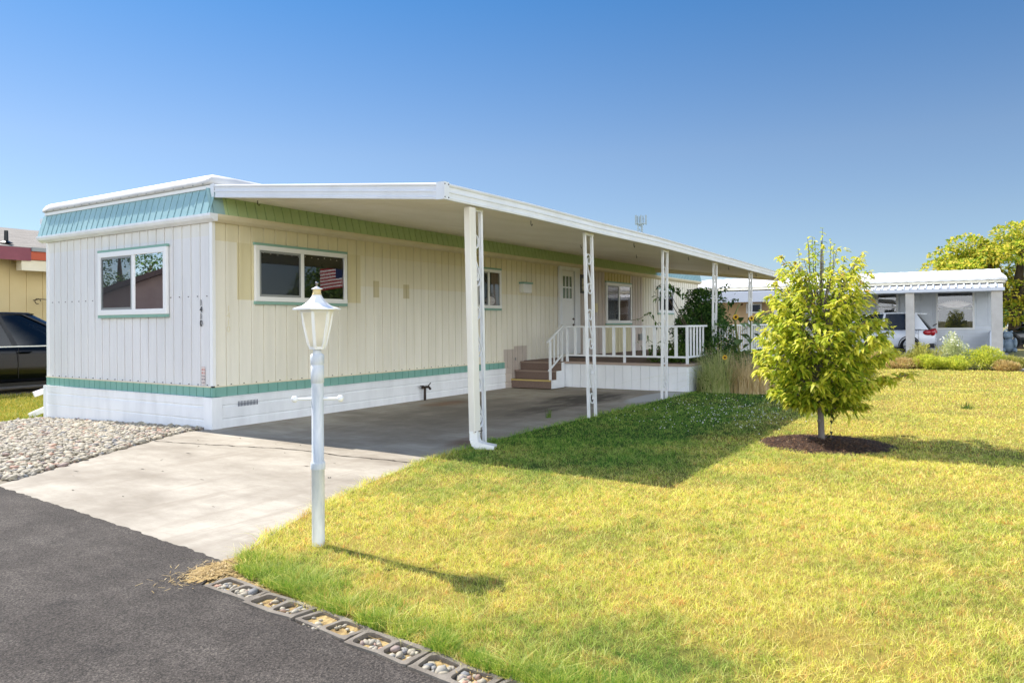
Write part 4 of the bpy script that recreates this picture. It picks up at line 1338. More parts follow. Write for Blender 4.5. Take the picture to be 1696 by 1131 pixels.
def add_leaf(p, out, sz, up=.0):
    az = out.normalized() if out.length > 1e-6 else Vector((1, 0, 0))
    dv = Vector((az.x, az.y, random.uniform(-.25, .6) + up)) + Vector((random.gauss(0, .35), random.gauss(0, .35), random.gauss(0, .15)))
    LP0.append(p); LA0.append(dv); LU0.append((random.gauss(0, .35), random.gauss(0, .35), 1)); LL0.append(sz * random.uniform(.75, 1.25)); LD0.append(random.uniform(.25, .95))
nb = 96
for i in range(nb):
    f = (i + .5) / nb
    az = i * 2.39996 + random.uniform(-.3, .3)
    d = Vector((math.cos(az), math.sin(az), 0))
    ztip = .34 + 1.80 * f + random.uniform(-.07, .07)
    h = .38 + 1.0 * f ** 1.25
    R = prof_r(min(ztip, 2.3)) * random.choice((.66, .8, .9, .98, 1.03, 1.08))
    side = d.dot(view_r)
    if .75 < ztip < 1.25 and side > .6:
        R *= 1.12
    R *= 1 + .09 * side
    st = TB + Vector((0, 0, h - .03))
    tip = TB + d * R + Vector((0, 0, ztip))
    mid = (st + tip) / 2 + Vector((0, 0, .05 - .03 * (f < .3))) 
    n = 9
    path = [(st * (1 - t_) ** 2 + mid * 2 * t_ * (1 - t_) + tip * t_ ** 2) for t_ in np.linspace(0, 1, n)]
    tw.tube(path, [.009 * (1 - .8 * k / n) for k in range(n)], 5, False)
    nl = int((19 if ztip < 1.45 else 11) * R / .5) + 6
    for k in range(nl):
        t_ = random.uniform(.15, 1.0) ** .7
        p = st * (1 - t_) ** 2 + mid * 2 * t_ * (1 - t_) + tip * t_ ** 2
        # short twig with a pair or whorl of leaves
        sd = d.cross(Vector((0, 0, 1))) * random.choice((-1, 1))
        tv = (d * random.uniform(.1, .9) + sd * random.uniform(.2, 1) + Vector((0, 0, random.uniform(-.15, .55)))).normalized()
        tl = random.uniform(.03, .13) * (1.15 - .5 * t_)
        q = p + tv * tl
        if random.random() < .5:
            tw.tube([p, q], .003, 4, False)
        for m_ in range(random.choice((3, 4, 4, 5))):
            add_leaf(q + Vector((random.gauss(0, .012), random.gauss(0, .012), random.gauss(0, .012))), Vector((random.gauss(tv.x, .7), random.gauss(tv.y, .7), 0)), .080 if ztip < 1.7 else .068)
    for m_ in range(5):
        add_leaf(tip, Vector((random.gauss(d.x, .6), random.gauss(d.y, .6), 0)), .075, .2)
for (sr, sf, zt2) in ((.50, .0, .40), (.40, .15, .34), (.58, -.1, .46), (.34, -.12, .36), (-.30, .05, .42)):
    fwd_ = Vector((view_r.y, -view_r.x, 0)); d = (view_r * sr + fwd_ * sf).normalized()
    st = TB + Vector((0, 0, .52)); tip = TB + view_r * sr + fwd_ * sf + Vector((0, 0, zt2)); mid = (st + tip) / 2 + Vector((0, 0, .12))
    tw.tube([(st * (1 - t_) ** 2 + mid * 2 * t_ * (1 - t_) + tip * t_ ** 2) for t_ in np.linspace(0, 1, 7)], [.008 * (1 - .8 * k / 7) for k in range(7)], 5, False)
    for k in range(34):
        t_ = random.uniform(.3, 1); p = st * (1 - t_) ** 2 + mid * 2 * t_ * (1 - t_) + tip * t_ ** 2
        add_leaf(p + Vector((random.gauss(0, .06), random.gauss(0, .06), random.gauss(-.02, .05))), Vector((random.gauss(d.x, .7), random.gauss(d.y, .7), 0)), .085, -.5)
# upright leader shoots at the top
for (dx, dy, zt2) in ((.02, -.02, 2.36), (-.16, .10, 2.24), (-.27, .18, 2.12), (.12, -.09, 2.24), (.30, -.20, 2.06), (.05, .13, 2.2), (-.06, -.15, 2.15), (.38, -.27, 1.92), (-.36, .24, 1.95), (-.2, .02, 2.2), (.2, .0, 2.12), (-.42, .3, 1.8), (.1, .1, 2.28)):
    st = TB + Vector((dx * .25, dy * .25, 1.5)); tip = TB + Vector((dx, dy, zt2))
    tw.tube([st, (st + tip) / 2 + Vector((dx * .25, dy * .25, 0)), tip], [.007, .005, .002], 5, False)
    for k in range(13):
        t_ = .3 + .7 * k / 12
        p = st * (1 - t_) ** 2 + ((st + tip) / 2 + Vector((dx * .25, dy * .25, 0))) * 2 * t_ * (1 - t_) + tip * t_ ** 2
        a = k * 1.57 + random.random()
        for s_ in (0, math.pi):
            add_leaf(p, Vector((math.cos(a + s_), math.sin(a + s_), 0)), .058, .15)
trunk = b.build('trunk', m_bark, yt_, True)
# inner fill so that the centre of the crown is dense
for k in range(3000):
    z_ = random.uniform(.46, 1.85); r = prof_r(z_) * math.sqrt(random.uniform(.02, .8)); a = random.uniform(0, 6.283)
    if mnoise.noise(Vector((r * math.cos(a) * 4, r * math.sin(a) * 4, z_ * 4))) < -.06:
        continue
    add_leaf(TB + Vector((r * math.cos(a), r * math.sin(a), z_)), Vector((math.cos(a), math.sin(a), 0)), .074)
n = len(LP0)
V, F, k = leaves(np.array([tuple(p) for p in LP0]), np.array([tuple(p) for p in LA0]), np.array(LU0), np.array(LL0), np.array(LL0) * .50, np.array(LD0))
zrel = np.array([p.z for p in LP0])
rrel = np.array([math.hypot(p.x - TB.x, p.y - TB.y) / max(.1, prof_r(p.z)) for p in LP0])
tnt = np.clip(RNG.normal(.42, .2, n) + .42 * (rrel - .75) + .12 * (zrel - 1.1), 0, 1)  # greener inward and lower down: crown shade painted into the leaf tint
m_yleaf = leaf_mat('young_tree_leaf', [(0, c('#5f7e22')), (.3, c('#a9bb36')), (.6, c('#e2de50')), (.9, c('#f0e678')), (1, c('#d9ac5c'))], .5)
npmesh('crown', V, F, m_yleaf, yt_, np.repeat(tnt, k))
# thin sprout beside the trunk
sp_ = root('tree_sprout', (2.80, -6.95, 0), 'thin leafy sprout growing beside the young tree trunk', 'plant')
b = MB(); pth = [Vector((2.80, -6.95, .02)), Vector((2.81, -6.95, .2)), Vector((2.80, -6.96, .44))]
b.tube(pth, [.004, .003, .002], 5); b.build('stem', m_bark, sp_)
Pq = [(2.80, -6.95, z_) for z_ in (.06, .07, .10, .12, .24, .25, .30, .31, .42)]
aq = RNG.uniform(0, 6.28, len(Pq))
V, F, k = leaves(np.array(Pq), np.column_stack([np.cos(aq), np.sin(aq), np.full(len(Pq), .1)]), np.tile([0, 0, 1.], (len(Pq), 1)), .075, .04, .8)
npmesh('leaf', V, F, leaf_mat('sprout_leaf', [(0, c('#3c4a1d')), (1, c('#5a6b2a'))], .3), sp_, np.repeat(RNG.uniform(0, 1, len(Pq)), k))

# ------------------------------------------------------------------ leafy things: helper
def clump_leaves(blobs, n, L, W, mtl, parent, name='foliage', droop=.3, simple=True, up=.3, shell=.55, hole=.0, hs=2.0, tr=(0, 1)):
    P, A = [], []
    vol = np.array([bx[3] * bx[4] * bx[5] for bx in blobs]); vol = vol / vol.sum()
    for bx, v in zip(blobs, vol):
        m = int(n * v) + 1
        u = unit(m); r = RNG.uniform(shell ** 3, 1, m) ** (1 / 3)
        p = u * r[:, None] * np.array(bx[3:6]) + np.array(bx[:3])
        P.append(p); A.append(u + unit(m) * .8 + np.array([0, 0, up]))
    P = np.concatenate(P); A = np.concatenate(A)
    if hole:
        nz = np.array([mnoise.noise(Vector(tuple(q * hs))) for q in P])
        k_ = nz > -hole
        P, A = P[k_], A[k_]
    m = len(P)
    V, F, k = leaves(P, A, np.tile([0, 0, 1.], (m, 1)) + unit(m) * .6, L * RNG.uniform(.7, 1.3, m), W * RNG.uniform(.7, 1.3, m), droop, simple)
    return npmesh(name, V, F, mtl, parent, np.repeat(tr[0] + (tr[1] - tr[0]) * RNG.uniform(0, 1, m), k))
def grass_clump(cx, cy, rx, ry, n, h, mtl, parent, name='blades', w=.004, lean=.35, z0=0):
    a = RNG.uniform(0, 6.28, n); r = np.sqrt(RNG.uniform(0, 1, n))
    P = np.stack([cx + rx * r * np.cos(a), cy + ry * r * np.sin(a)], 1)
    hh = h * RNG.uniform(.35, 1.15, n)
    la = RNG.uniform(0, 6.28, n); lm = np.abs(RNG.normal(0, lean, n)) * hh
    lx = np.stack([np.cos(la), np.sin(la)], 1) * lm[:, None]
    sx = np.stack([-np.sin(a), np.cos(a)], 1) * w
    ts = [0, .35, .7, .9, 1.0]
    rows = []
    for t_ in ts:
        zc_ = z0 + hh * (t_ - .18 * t_ ** 3 * (lm / hh) * 2)
        ww = w * (1 - t_ * .8)
        base_ = P + lx * t_ ** 2
        d_ = sx / w
        rows.append(np.stack([np.column_stack([base_ - d_ * ww, zc_]), np.column_stack([base_ + d_ * ww, zc_])], 1))
    V = np.concatenate(rows, 1)
    F = []
    for j in range(len(ts) - 1):
        F += [(2 * j, 2 * j + 1, 2 * j + 3), (2 * j, 2 * j + 3, 2 * j + 2)]
    FF = (np.array(F)[None] + (np.arange(n) * 2 * len(ts))[:, None, None]).reshape(-1, 3)
    return npmesh(name, V.reshape(-1, 3), FF, mtl, parent, np.repeat(RNG.uniform(0, 1, n), 2 * len(ts)))
m_dkleaf = leaf_mat('dark_bush_leaf', [(0, c('#27471f')), (.6, c('#42672f')), (1, c('#6f8f45'))], .3)
m_midleaf = leaf_mat('mid_green_leaf', [(0, c('#3f5c22')), (.6, c('#5f7d30')), (1, c('#8a9a48'))], .3)
m_stem = mat('green_stem', c('#5d6b3a'), .8, c('#7a7a4c'), 10)
m_wood = mat('bush_wood', c('#4d4438'), .9, c('#6b5f4e'), 10)

# climbing bush at the deck corner
bu = root('climbing_bush', (9.3, -3.4, 0), 'big dark green bush climbing the carport post at the deck corner', 'bush')
b = MB()
for (ex, ey, ez_) in ((10.6, -3.1, 2.1), (9.9, -3.0, 1.9), (8.8, -2.9, 1.95), (9.6, -3.3, 1.5), (10.6, -3.4, 1.3), (9.6, -3.7, 1.0), (8.5, -2.8, 2.1)):
    b.tube([(9.3, -3.5, 0), (9.2 + (ex - 9.3) * .3, -3.5 + (ey + 3.5) * .4, ez_ * .55), (ex, ey, ez_)], [.02, .012, .004], 6)
b.build('stem', m_wood, bu, True)
clump_leaves([(9.85, -3.2, 1.30, .7, .5, .52), (10.2, -3.2, 1.75, .58, .4, .34), (9.3, -3.1, 1.0, .5, .42, .42), (10.5, -3.25, 1.3, .42, .4, .45), (9.35, -3.8, .88, .6, .3, .5), (8.85, -3.78, .65, .45, .28, .35), (9.1, -3.9, .4, .5, .25, .3), (9.8, -3.1, 1.95, .42, .25, .12)], 15000, .08, .052, m_dkleaf, bu, hole=.16, hs=3.2, shell=.2)
b2 = []
for (x0, y0, z0, x1, y1, z1, n) in ((9.6, -3.0, 1.92, 8.5, -2.8, 2.14, 80), (9.0, -2.9, 2.05, 8.25, -2.8, 1.86, 34), (10.5, -3.3, 1.9, 10.9, -3.5, 2.2, 34), (10.7, -3.4, 1.6, 11.2, -3.6, 1.9, 30)):
    t_ = RNG.uniform(0, 1, n)
    b2.append(np.column_stack([x0 + (x1 - x0) * t_, y0 + (y1 - y0) * t_, z0 + (z1 - z0) * t_]) + RNG.normal(0, .045, (n, 3)))
P = np.concatenate(b2); V, F, k = leaves(P, unit(len(P)), np.tile([0, 0, 1.], (len(P), 1)) + unit(len(P)) * .5, .10, .06, .4)
npmesh('foliage', V, F, m_dkleaf, bu, np.repeat(RNG.uniform(0, 1, len(P)), k))
# vine trailing over the deck rail
vn = root('trailing_vine', (8.0, -3.3, ZD), 'thin vine and low leaves trailing along the deck inside the railing', 'vine')
b = MB()
V1 = [(8.3, -3.3, .55), (8.25, -3.1, .9), (8.1, -2.9, 1.3), (7.95, -2.75, 1.52), (7.9, -2.6, 1.42), (7.88, -2.4, 1.38)]
V2 = [(8.3, -3.2, .55), (8.1, -2.9, .85), (7.95, -2.75, 1.0), (7.95, -2.6, .82)]
for v in (V1, V2):
    b.tube(v, .006, 5)
b.build('stem', m_stem, vn)
P = np.concatenate([np.array(V1)[RNG.integers(2, 5, 16)] + RNG.normal(0, .05, (16, 3)), np.array(V2)[RNG.integers(0, 4, 22)] + RNG.normal(0, .06, (22, 3)), np.column_stack([RNG.uniform(7.95, 8.8, 700), RNG.uniform(-3.5, -2.7, 700), ZD + .02 + np.abs(RNG.normal(0, .16, 700))])])
V, F, k = leaves(P, unit(len(P)), np.tile([0, 0, 1.], (len(P), 1)) + unit(len(P)) * .5, .085, .05, .4)
npmesh('foliage', V, F, m_midleaf, vn, np.repeat(RNG.uniform(0, 1, len(P)) * .7, k))

# tall grass at the lawn edge by the deck
m_tg = leaf_mat('tall_green_grass', [(0, c('#8fa056')), (.5, c('#bcc67c')), (1, c('#ded6a0'))], .45)
m_dg = leaf_mat('tall_dry_grass', [(0, c('#bfa873')), (.5, c('#dcc592')), (1, c('#ecdab0'))], .4)
tag(grass_clump(8.2, -4.08, .50, .42, 1500, .80, m_tg, None, 'grass_clump', w=.006, lean=.75), 'tall grey-green grass clump beside the white deck skirt', 'grass clump')
tag(grass_clump(8.35, -4.68, .58, .52, 2300, .70, m_dg, None, 'grass_clump', w=.006, lean=.42), 'tall straw-coloured dry grass clump between the deck plants and the young tree', 'grass clump')
wd = root('weed_bush', (8.7, -4.3, 0), 'low leafy green weeds behind the tall grass clumps', 'weeds')
clump_leaves([(8.9, -4.2, .5, .55, .4, .3), (8.6, -4.6, .6, .45, .35, .2), (9.2, -4.5, .5, .6, .4, .3), (7.95, -4.0, .2, .2, .25, .2)], 2000, .09, .045, m_midleaf, wd, droop=.6, shell=.2)
b = MB()
for q in range(12):
    x_, y_ = random.uniform(8.4, 9.6), random.uniform(-4.8, -3.9)
    b.tube([(x_, y_, 0), (x_ + random.gauss(0, .08), y_ + random.gauss(0, .08), .7)], [.008, .004], 5)
b.build('stem', m_stem, wd)

# sunflowers
m_petal = leaf_mat('sunflower_petal', [(0, c('#e0a820')), (1, c('#ecc23a'))], .3)
m_disc = mat('sunflower_disc', c('#3a2416'), .9, c('#5c3a1e'), 60, bump=.5, bscale=120)
m_sfl = leaf_mat('sunflower_leaf', [(0, c('#4d6636')), (1, c('#768c54'))], .3)
def head(parent, p, face, r, petals=True):
    fd = Vector(face).normalized(); a = fd.cross(Vector((0, 0, 1))).normalized(); bb = a.cross(fd)
    b = MB(); b.ell(0, 0, 0, .5, .5, .22, 14, 8)
    M_ = Matrix((( a.x, bb.x, fd.x), (a.y, bb.y, fd.y), (a.z, bb.z, fd.z)))
    b.v = [tuple(Vector(p) + M_ @ (Vector(v) * r)) for v in b.v]
    fo = b.build('flower', m_disc, parent, True)
    if petals:
        n = 18; an = np.linspace(0, 2 * math.pi, n, endpoint=False)
        A = np.array([tuple(a * math.cos(t_) + bb * math.sin(t_) + fd * .15) for t_ in an])
        V, F, k = leaves(np.array(p)[None] + A * r * .42, A, np.tile(np.array(tuple(fd)), (n, 1)), r * .75, r * .34, .05)
        npmesh('petal', V, F, m_petal, fo, np.repeat(RNG.uniform(0, 1, n), k))
CV = (CAM - Vector((9, -4.3, 1.4))).normalized()
SUNF = [((8.85, -4.35), [(8.80, -4.33, .7), (8.75, -4.28, 1.15), (8.73, -4.26, 1.40)], (8.71, -4.28, 1.437), (CV.x, CV.y + .2, .1), .055, True, 'sunflower beside the dark bush, petals wide open'),
        ((9.62, -4.3), [(9.68, -4.3, .7), (9.73, -4.3, 1.2), (9.76, -4.3, 1.40)], (9.73, -4.32, 1.416), (CV.x, CV.y - .5, .0), .055, True, 'sunflower with an open head in front of the slim post by the young tree'),
        ((8.95, -4.25), [(8.93, -4.26, .8), (8.86, -4.2, 1.45), (8.93, -4.27, 1.66), (8.98, -4.3, 1.70)], (9.0, -4.32, 1.69), (-.3, -.6, -.9), .07, False, 'tallest sunflower, its dark seed head nodding with no petals left'),
        ((7.95, -4.35), [(7.90, -4.32, .3), (7.80, -4.30, .6)], (7.77, -4.33, .678), (CV.x, CV.y, .3), .045, True, 'low small sunflower blooming above the tall grass')]
for (bx, by), pth, hp, face, r, pet, lab in SUNF:
    sf = root('sunflower', (bx, by, 0), lab, 'sunflower', 'sunflowers beside the deck')
    b = MB(); b.tube([(bx, by, 0)] + pth + [tuple(Vector(hp) - Vector(face).normalized() * r * .15)], [.014] * (len(pth) + 1) + [.008], 7); b.build('stalk', m_stem, sf, True)
    head(sf, hp, face, r, pet)
    if hp[2] > 1:
        P = []; A = []
        for q in range(9):
            z_ = .55 + q * .11; pz = Vector((bx, by, 0)).lerp(Vector(hp), z_ / hp[2]); a = q * 2.4
            P.append((pz.x + .05 * math.cos(a), pz.y + .05 * math.sin(a), z_)); A.append((math.cos(a), math.sin(a), .1))
        V, F, k = leaves(np.array(P), np.array(A), np.tile([0, 0, 1.], (len(P), 1)), .20, .15, .65)
        npmesh('leaf', V, F, m_sfl, sf, np.repeat(RNG.uniform(0, 1, len(P)), k))
# little weed in the concrete
tag(grass_clump(3.1, -3.2, .05, .05, 26, .13, m_midleaf, None, 'weed', .006, .7), 'small green weed sprouting from the concrete under the carport', 'weed')
tag(grass_clump(7.05, -8.18, .1, .1, 60, .12, m_midleaf, None, 'weed', .008, .7), 'lone dark green weed tuft standing in the open lawn', 'weed')

# sloping boards behind the home's far corner
for nm, p0, p1, lab in (('board', (-.02, 4.62, .24), (1.2, 4.55, .62), 'upper pale plank slanting out behind the far corner of the mobile home'), ('board', (-.10, 4.60, -.10), (1.0, 4.50, .34), 'lower white plank slanting down to the grass behind the home corner')):
    b = MB(); b.bar(p0, p1, .04, .085); tag(b.build(nm, m_white, None, bevel=.004), lab, 'plank', 'pale planks behind the home corner')

# ------------------------------------------------------------------ neighbour on the far side of the lawn
nh = root('neighbour_home', (29, -3, 0), 'low grey mobile home with white roof and carport awning across the lawn', 'mobile home')
m_gs = mat('grey_siding', c('#dde2e8'), .6, c('#d3d9e0'), 2)
m_tan = mat('tan_siding', c('#cdb089'), .6, c('#c3a67f'), 3)
m_nroof = mat('neighbour_roof', c('#e9e8e4'), .5, c('#dad9d5'), 1.2, bump=.3, bscale=4)
XN = 30.2
b = MB()
prof = []
y_ = -9.0
while y_ < 3.0:
    prof += [(y_, 0), (y_ + .36, 0), (y_ + .365, .014), (y_ + .395, .014), (y_ + .40, 0)]
    y_ += .40
b.strip([[(XN + d, v, 1.12) for v, d in prof], [(XN + d, v, 2.95) for v, d in prof]])
for k in range(7):
    z_ = .0 + k * .16
    b.hexa([(XN - .03, -8.95, z_), (XN + .02, -8.95, z_), (XN + .02, 3, z_), (XN - .03, 3, z_)], [(XN - .012, -8.95, z_ + .157), (XN + .02, -8.95, z_ + .157), (XN + .02, 3, z_ + .157), (XN - .012, 3, z_ + .157)])
b.box(XN + .03, XN + 4.2, -9.0, -8.97, 0, 2.95)
b.build('wall', m_gs, nh)
b = MB(); b.box(28.6, XN - .05, -1.4, 3.1, 0, 2.6); b.build('tan_wall', m_tan, nh)
def nwin(y0, y1, z0, z1, X=XN, mid=True):
    b = MB(); fl = .07
    b.box(X - .06, X - .015, y0, y1, z1 - fl, z1); b.box(X - .06, X - .015, y0, y1, z0, z0 + fl); b.box(X - .06, X - .015, y0, y0 + fl, z0 + fl, z1 - fl); b.box(X - .06, X - .015, y1 - fl, y1, z0 + fl, z1 - fl)
    if mid:
        zc_ = (z0 + z1) / 2 + .05; b.box(X - .056, X - .015, y0 + fl, y1 - fl, zc_ - .03, zc_ + .03)
    f = b.build('window', m_vinyl, nh)
    b = MB(); b.quad((X - .03, y0 + fl, z0 + fl), (X - .03, y1 - fl, z0 + fl), (X - .03, y1 - fl, z1 - fl), (X - .03, y0 + fl, z1 - fl)); b.build('pane', m_glass, f)
    b = MB(); b.quad((X - .014 - .01, y0 + fl, z0 + fl), (X - .024, y1 - fl, z0 + fl), (X - .024, y1 - fl, z1 - fl), (X - .024, y0 + fl, z1 - fl)); b.build('dark_backing', m_dark, f)  # flat dark sheet in place of the room's shade
    return f
f = nwin(-8.17, -6.78, .97, 2.62)
b = MB(); rows = []
for j in range(9):
    rows.append([(XN - .026 - .0, -8.1 + 1.25 * i / 30, 1.95 + .17 * (1 - ((i - 15) / 15) ** 2) * (1 - j / 4) - (.10 if j == 0 and i % 2 else 0) + .1) for i in range(31)])
b.strip(rows); b.build('valance', m_curt, f)
nwin(-5.35, -4.5, 1.2, 2.6)
nwin(-3.4, -2.3, 1.2, 2.5)
nwin(.05, .75, 1.75, 2.2, 28.6, False)
b = MB(); b.box(XN - .05, XN - .015, -4.42, -4.2, .1, 2.7); b.box(XN - .05, XN - .015, -5.65, -5.43, .1, 2.7); pieces(b, 'door_trim', m_gs, nh)
# main roof: low metal roof with rounded rim
b = MB()
rows = []
for (x_, z_, ey) in ((28.05, 2.90, .0), (28.02, 2.98, 0), (28.1, 3.06, .02), (28.5, 3.20, .12), (29.0, 3.32, .3), (30.4, 3.46, .55), (32.6, 3.52, .6), (34.6, 3.4, .3), (35, 2.9, 0)):
    row = []
    for i, y_ in enumerate(np.linspace(-9.25, 3.35, 64)):
        yy = y_ + (ey if i == 0 else (-ey if i == 63 else 0))
        row.append((x_, yy, z_ + (.018 if i % 2 else 0) - .04 * (i in (0, 63))))
    rows.append(row)
b.strip(rows)
b.add([r[0] for r in rows], [tuple(range(len(rows)))]); b.add([r[-1] for r in rows], [tuple(range(len(rows)))])
b.build('roof', m_nroof, nh)
b = MB(); b.box(28.10, 30.1, -9.2, 3.3, 2.80, 2.895); b.build('eave', m_soff, nh)
# carport awning: ribbed pan roof with gutter
b = MB(); prof = []
y_ = -9.1
while y_ < -2.2:
    prof += [(y_, 0), (y_ + .20, 0), (y_ + .205, .05), (y_ + .255, .05), (y_ + .26, 0)]
    y_ += .26
b.strip([[(27.25, v, 2.57 + d) for v, d in prof], [(28.1, v, 2.76 + d) for v, d in prof], [(XN - .05, v, 2.79 + d) for v, d in prof]])
b.build('awning', m_alum, nh)
b = MB(); b.box(27.18, 27.25, -9.15, -2.2, 2.46, 2.585); b.build('awning_gutter', m_alum, nh)
b = MB(); b.box(27.24, XN - .06, -9.12, -2.2, 2.50, 2.53); b.build('awning_soffit', m_gs, nh)
# covered patio awning with white valance
b = MB(); b.box(27.0, 28.55, -2.15, 3.2, 2.62, 2.70); b.build('patio_roof', m_alum, nh)
b = MB(); b.box(26.9, 26.96, -2.15, 3.2, 2.22, 2.66)
b.build('valance_panel', mat('white_fabric', c('#e3e4ea'), .7), nh)
m_npost = mat('grey_post', c('#d8d3c9'), .6, c('#cbc5ba'), 3)
for y0, y1, x0 in ((-6.15, -5.85, 27.3), (-9.08, -8.72, 27.3), (-2.5, -2.28, 27.3)):
    b = MB(); b.box(x0, x0 + .25, y0, y1, 0, 2.455)
    po = b.build('awning_post', m_npost, nh)
    b = MB(); b.box(x0 - .01, x0 + .26, y0 - .01, y1 + .01, 0, .10); b.build('post_base', m_npost, po)
b = MB(); b.box(27.3, 30.1, -8.72, -8.66, 0, .9); b.build('end_wall', m_gs, nh)
# concrete pad under that carport
b = MB(); b.box(26.9, 30.2, -9.3, 3.3, -.02, .012); struct(b.build('patio', m_pave))

# ------------------------------------------------------------------ cars
def car(name, loc, rz, label, paint, Lc=4.6, Wc=1.82, Hc=1.66, group=None, wheels=True, detail=True, hood=1.05, cabin=(-1.95, -1.2, .35, 1.05)):
    """local frame: +x is the front of the car, wheels on z=0"""
    r = root(name, loc, label, 'car', group, rz)
    hw = Wc / 2; hl = Lc / 2
    belt = .60 * Hc
    b = MB()
    sts = [(-hl, .42, .80, .80), (-hl + .08, .30, .86, .90), (-hl + .45, .24, .97, belt * 1.0), (-hl + 1.1, .22, 1.0, belt), (0, .20, 1.0, belt * .985), (hl - 1.45, .21, 1.0, belt * .96), (hl - .9, .23, .97, belt * .93), (hl - .3, .28, .88, belt * .82), (hl - .06, .34, .78, belt * .66), (hl, .42, .66, belt * .55)]
    rows = []
    for x_, zb, wf, zt2 in sts:
        w = hw * wf
        half = [(0, zb), (w * .82, zb), (w * .97, zb + .10), (w, zb + (zt2 - zb) * .45), (w * .985, zb + (zt2 - zb) * .72), (w * .93, zt2 - .03), (w * .82, zt2), (0, zt2 + .015)]
        rows.append([(x_, -y_, z_) for y_, z_ in half] + [(x_, y_, z_) for y_, z_ in half[-2:0:-1]])
    b.strip(rows, True)
    b.add(rows[0], [tuple(range(len(rows[0])))]); b.add(rows[-1], [tuple(range(len(rows[-1])))])
    body = b.build('body', paint, r, True)
    sb = body.modifiers.new('s', 'SUBSURF'); sb.levels = 2; sb.render_levels = 2
    # cabin
    x0, x1, x2, x3 = cabin
    zb, zt2 = belt - .03, Hc - .04
    wb, wt = hw * .90, hw * .70
    b = MB(); rows = []
    for f in (0, .35, .7, .93, 1.0):
        w = wb + (wt - wb) * f; z_ = zb + (zt2 - zb) * f
        xr = x0 + (x1 - x0) * f ** 1.1; xf = x3 + .55 + (x2 - x3 - .55) * f ** .9
        rows.append([(xr, -w * .9, z_), (xr + .25, -w, z_), ((xr + xf) / 2, -w, z_), (xf - .35, -w, z_), (xf, -w * .85, z_), (xf, w * .85, z_), (xf - .35, w, z_), ((xr + xf) / 2, w, z_), (xr + .25, w, z_), (xr, w * .9, z_)])
    b.strip(rows, True)
    b.build('glass', m_carglass, r, True)
    b = MB(); rows = []
    for (f, z_) in ((1.02, zt2 - .012), (1.03, zt2 + .012), (.93, zt2 + .04), (.5, zt2 + .055), (.02, zt2 + .06)):
        w = wt * f; xm = (x1 + x2) / 2; lx = (x2 - x1) / 2 * f
        rows.append([(xm - lx - .06, -w * .85, z_), (xm - lx + .2, -w, z_), (xm, -w, z_), (xm + lx - .25, -w, z_), (xm + lx + .04, -w * .8, z_), (xm + lx + .04, w * .8, z_), (xm + lx - .25, w, z_), (xm, w, z_), (xm - lx + .2, w, z_), (xm - lx - .06, w * .85, z_)])
    b.strip(rows, True); b.build('roof', paint, r, True)
    # pillars
    b = MB()
    for s_ in (-1, 1):
        def pil(xb, xt, wd):
            b.hexa([(xb - wd, s_ * (wb + .004), zb), (xb + wd, s_ * (wb + .004), zb), (xb + wd, s_ * (wb - .03), zb), (xb - wd, s_ * (wb - .03), zb)], [(xt - wd * .8, s_ * (wt + .012), zt2), (xt + wd * .8, s_ * (wt + .012), zt2), (xt + wd * .8, s_ * (wt - .02), zt2), (xt - wd * .8, s_ * (wt - .02), zt2)])
        pil(x3 + .30, x2 - .24, .045); pil((x0 + x3) / 2 + .18, (x1 + x2) / 2 + .14, .05); pil(x0 + .30, x1 + .12, .24)
    pieces(b, 'pillar', paint, r)
    if detail:
        b = MB(); 
        for s_ in (-1, 1):
            b.box(x0 + .3, x3 + .2, s_ * hw * .985 - .006, s_ * hw * .985 + .006, belt - .045, belt - .02)
        b.build('belt_moulding', m_vinyl if paint is m_blackcar else m_black, r)
        b = MB()
        for s_ in (-1, 1):
            for xh in ((x0 + x3) / 2 + .33, x0 + .55):
                b.tube([(xh - .13, s_ * (hw + .0), belt - .16), (xh - .1, s_ * (hw + .03), belt - .16), (xh + .1, s_ * (hw + .03), belt - .16), (xh + .13, s_ * hw, belt - .16)], .016, 8)
        pieces(b, 'door_handle', paint, r)
        b = MB()
        for s_ in (-1, 1):
            for xg in ((x0 + x3) / 2 + .19, x3 + .34, x0 + .40):
                b.box(xg - .004, xg + .004, s_ * hw * 1.0 - .008, s_ * hw * 1.0 + .003, .36, belt - .05)
        pieces(b, 'door_gap', m_black, r)
        b = MB()
        for s_ in (-1, 1):
            b.ell(x3 + .12, s_ * (hw + .10), belt + .06, .075, .10, .085, 12, 8)
        pieces(b, 'mirror', paint, r)
    for s_ in (-1, 1):
        b = MB(); b.ell(-hl + .10, s_ * hw * .80, belt - .14, .11, .17, .15, 12, 8); b.ell(-hl + .27, s_ * hw * .9, belt - .15, .17, .08, .11, 12, 8); b.build('tail_lamp', m_redlamp, r, True)
        b = MB(); b.ell(hl - .22, s_ * hw * .68, belt * .74, .2, .17, .09, 12, 8); b.build('headlight', m_headl, r, True)
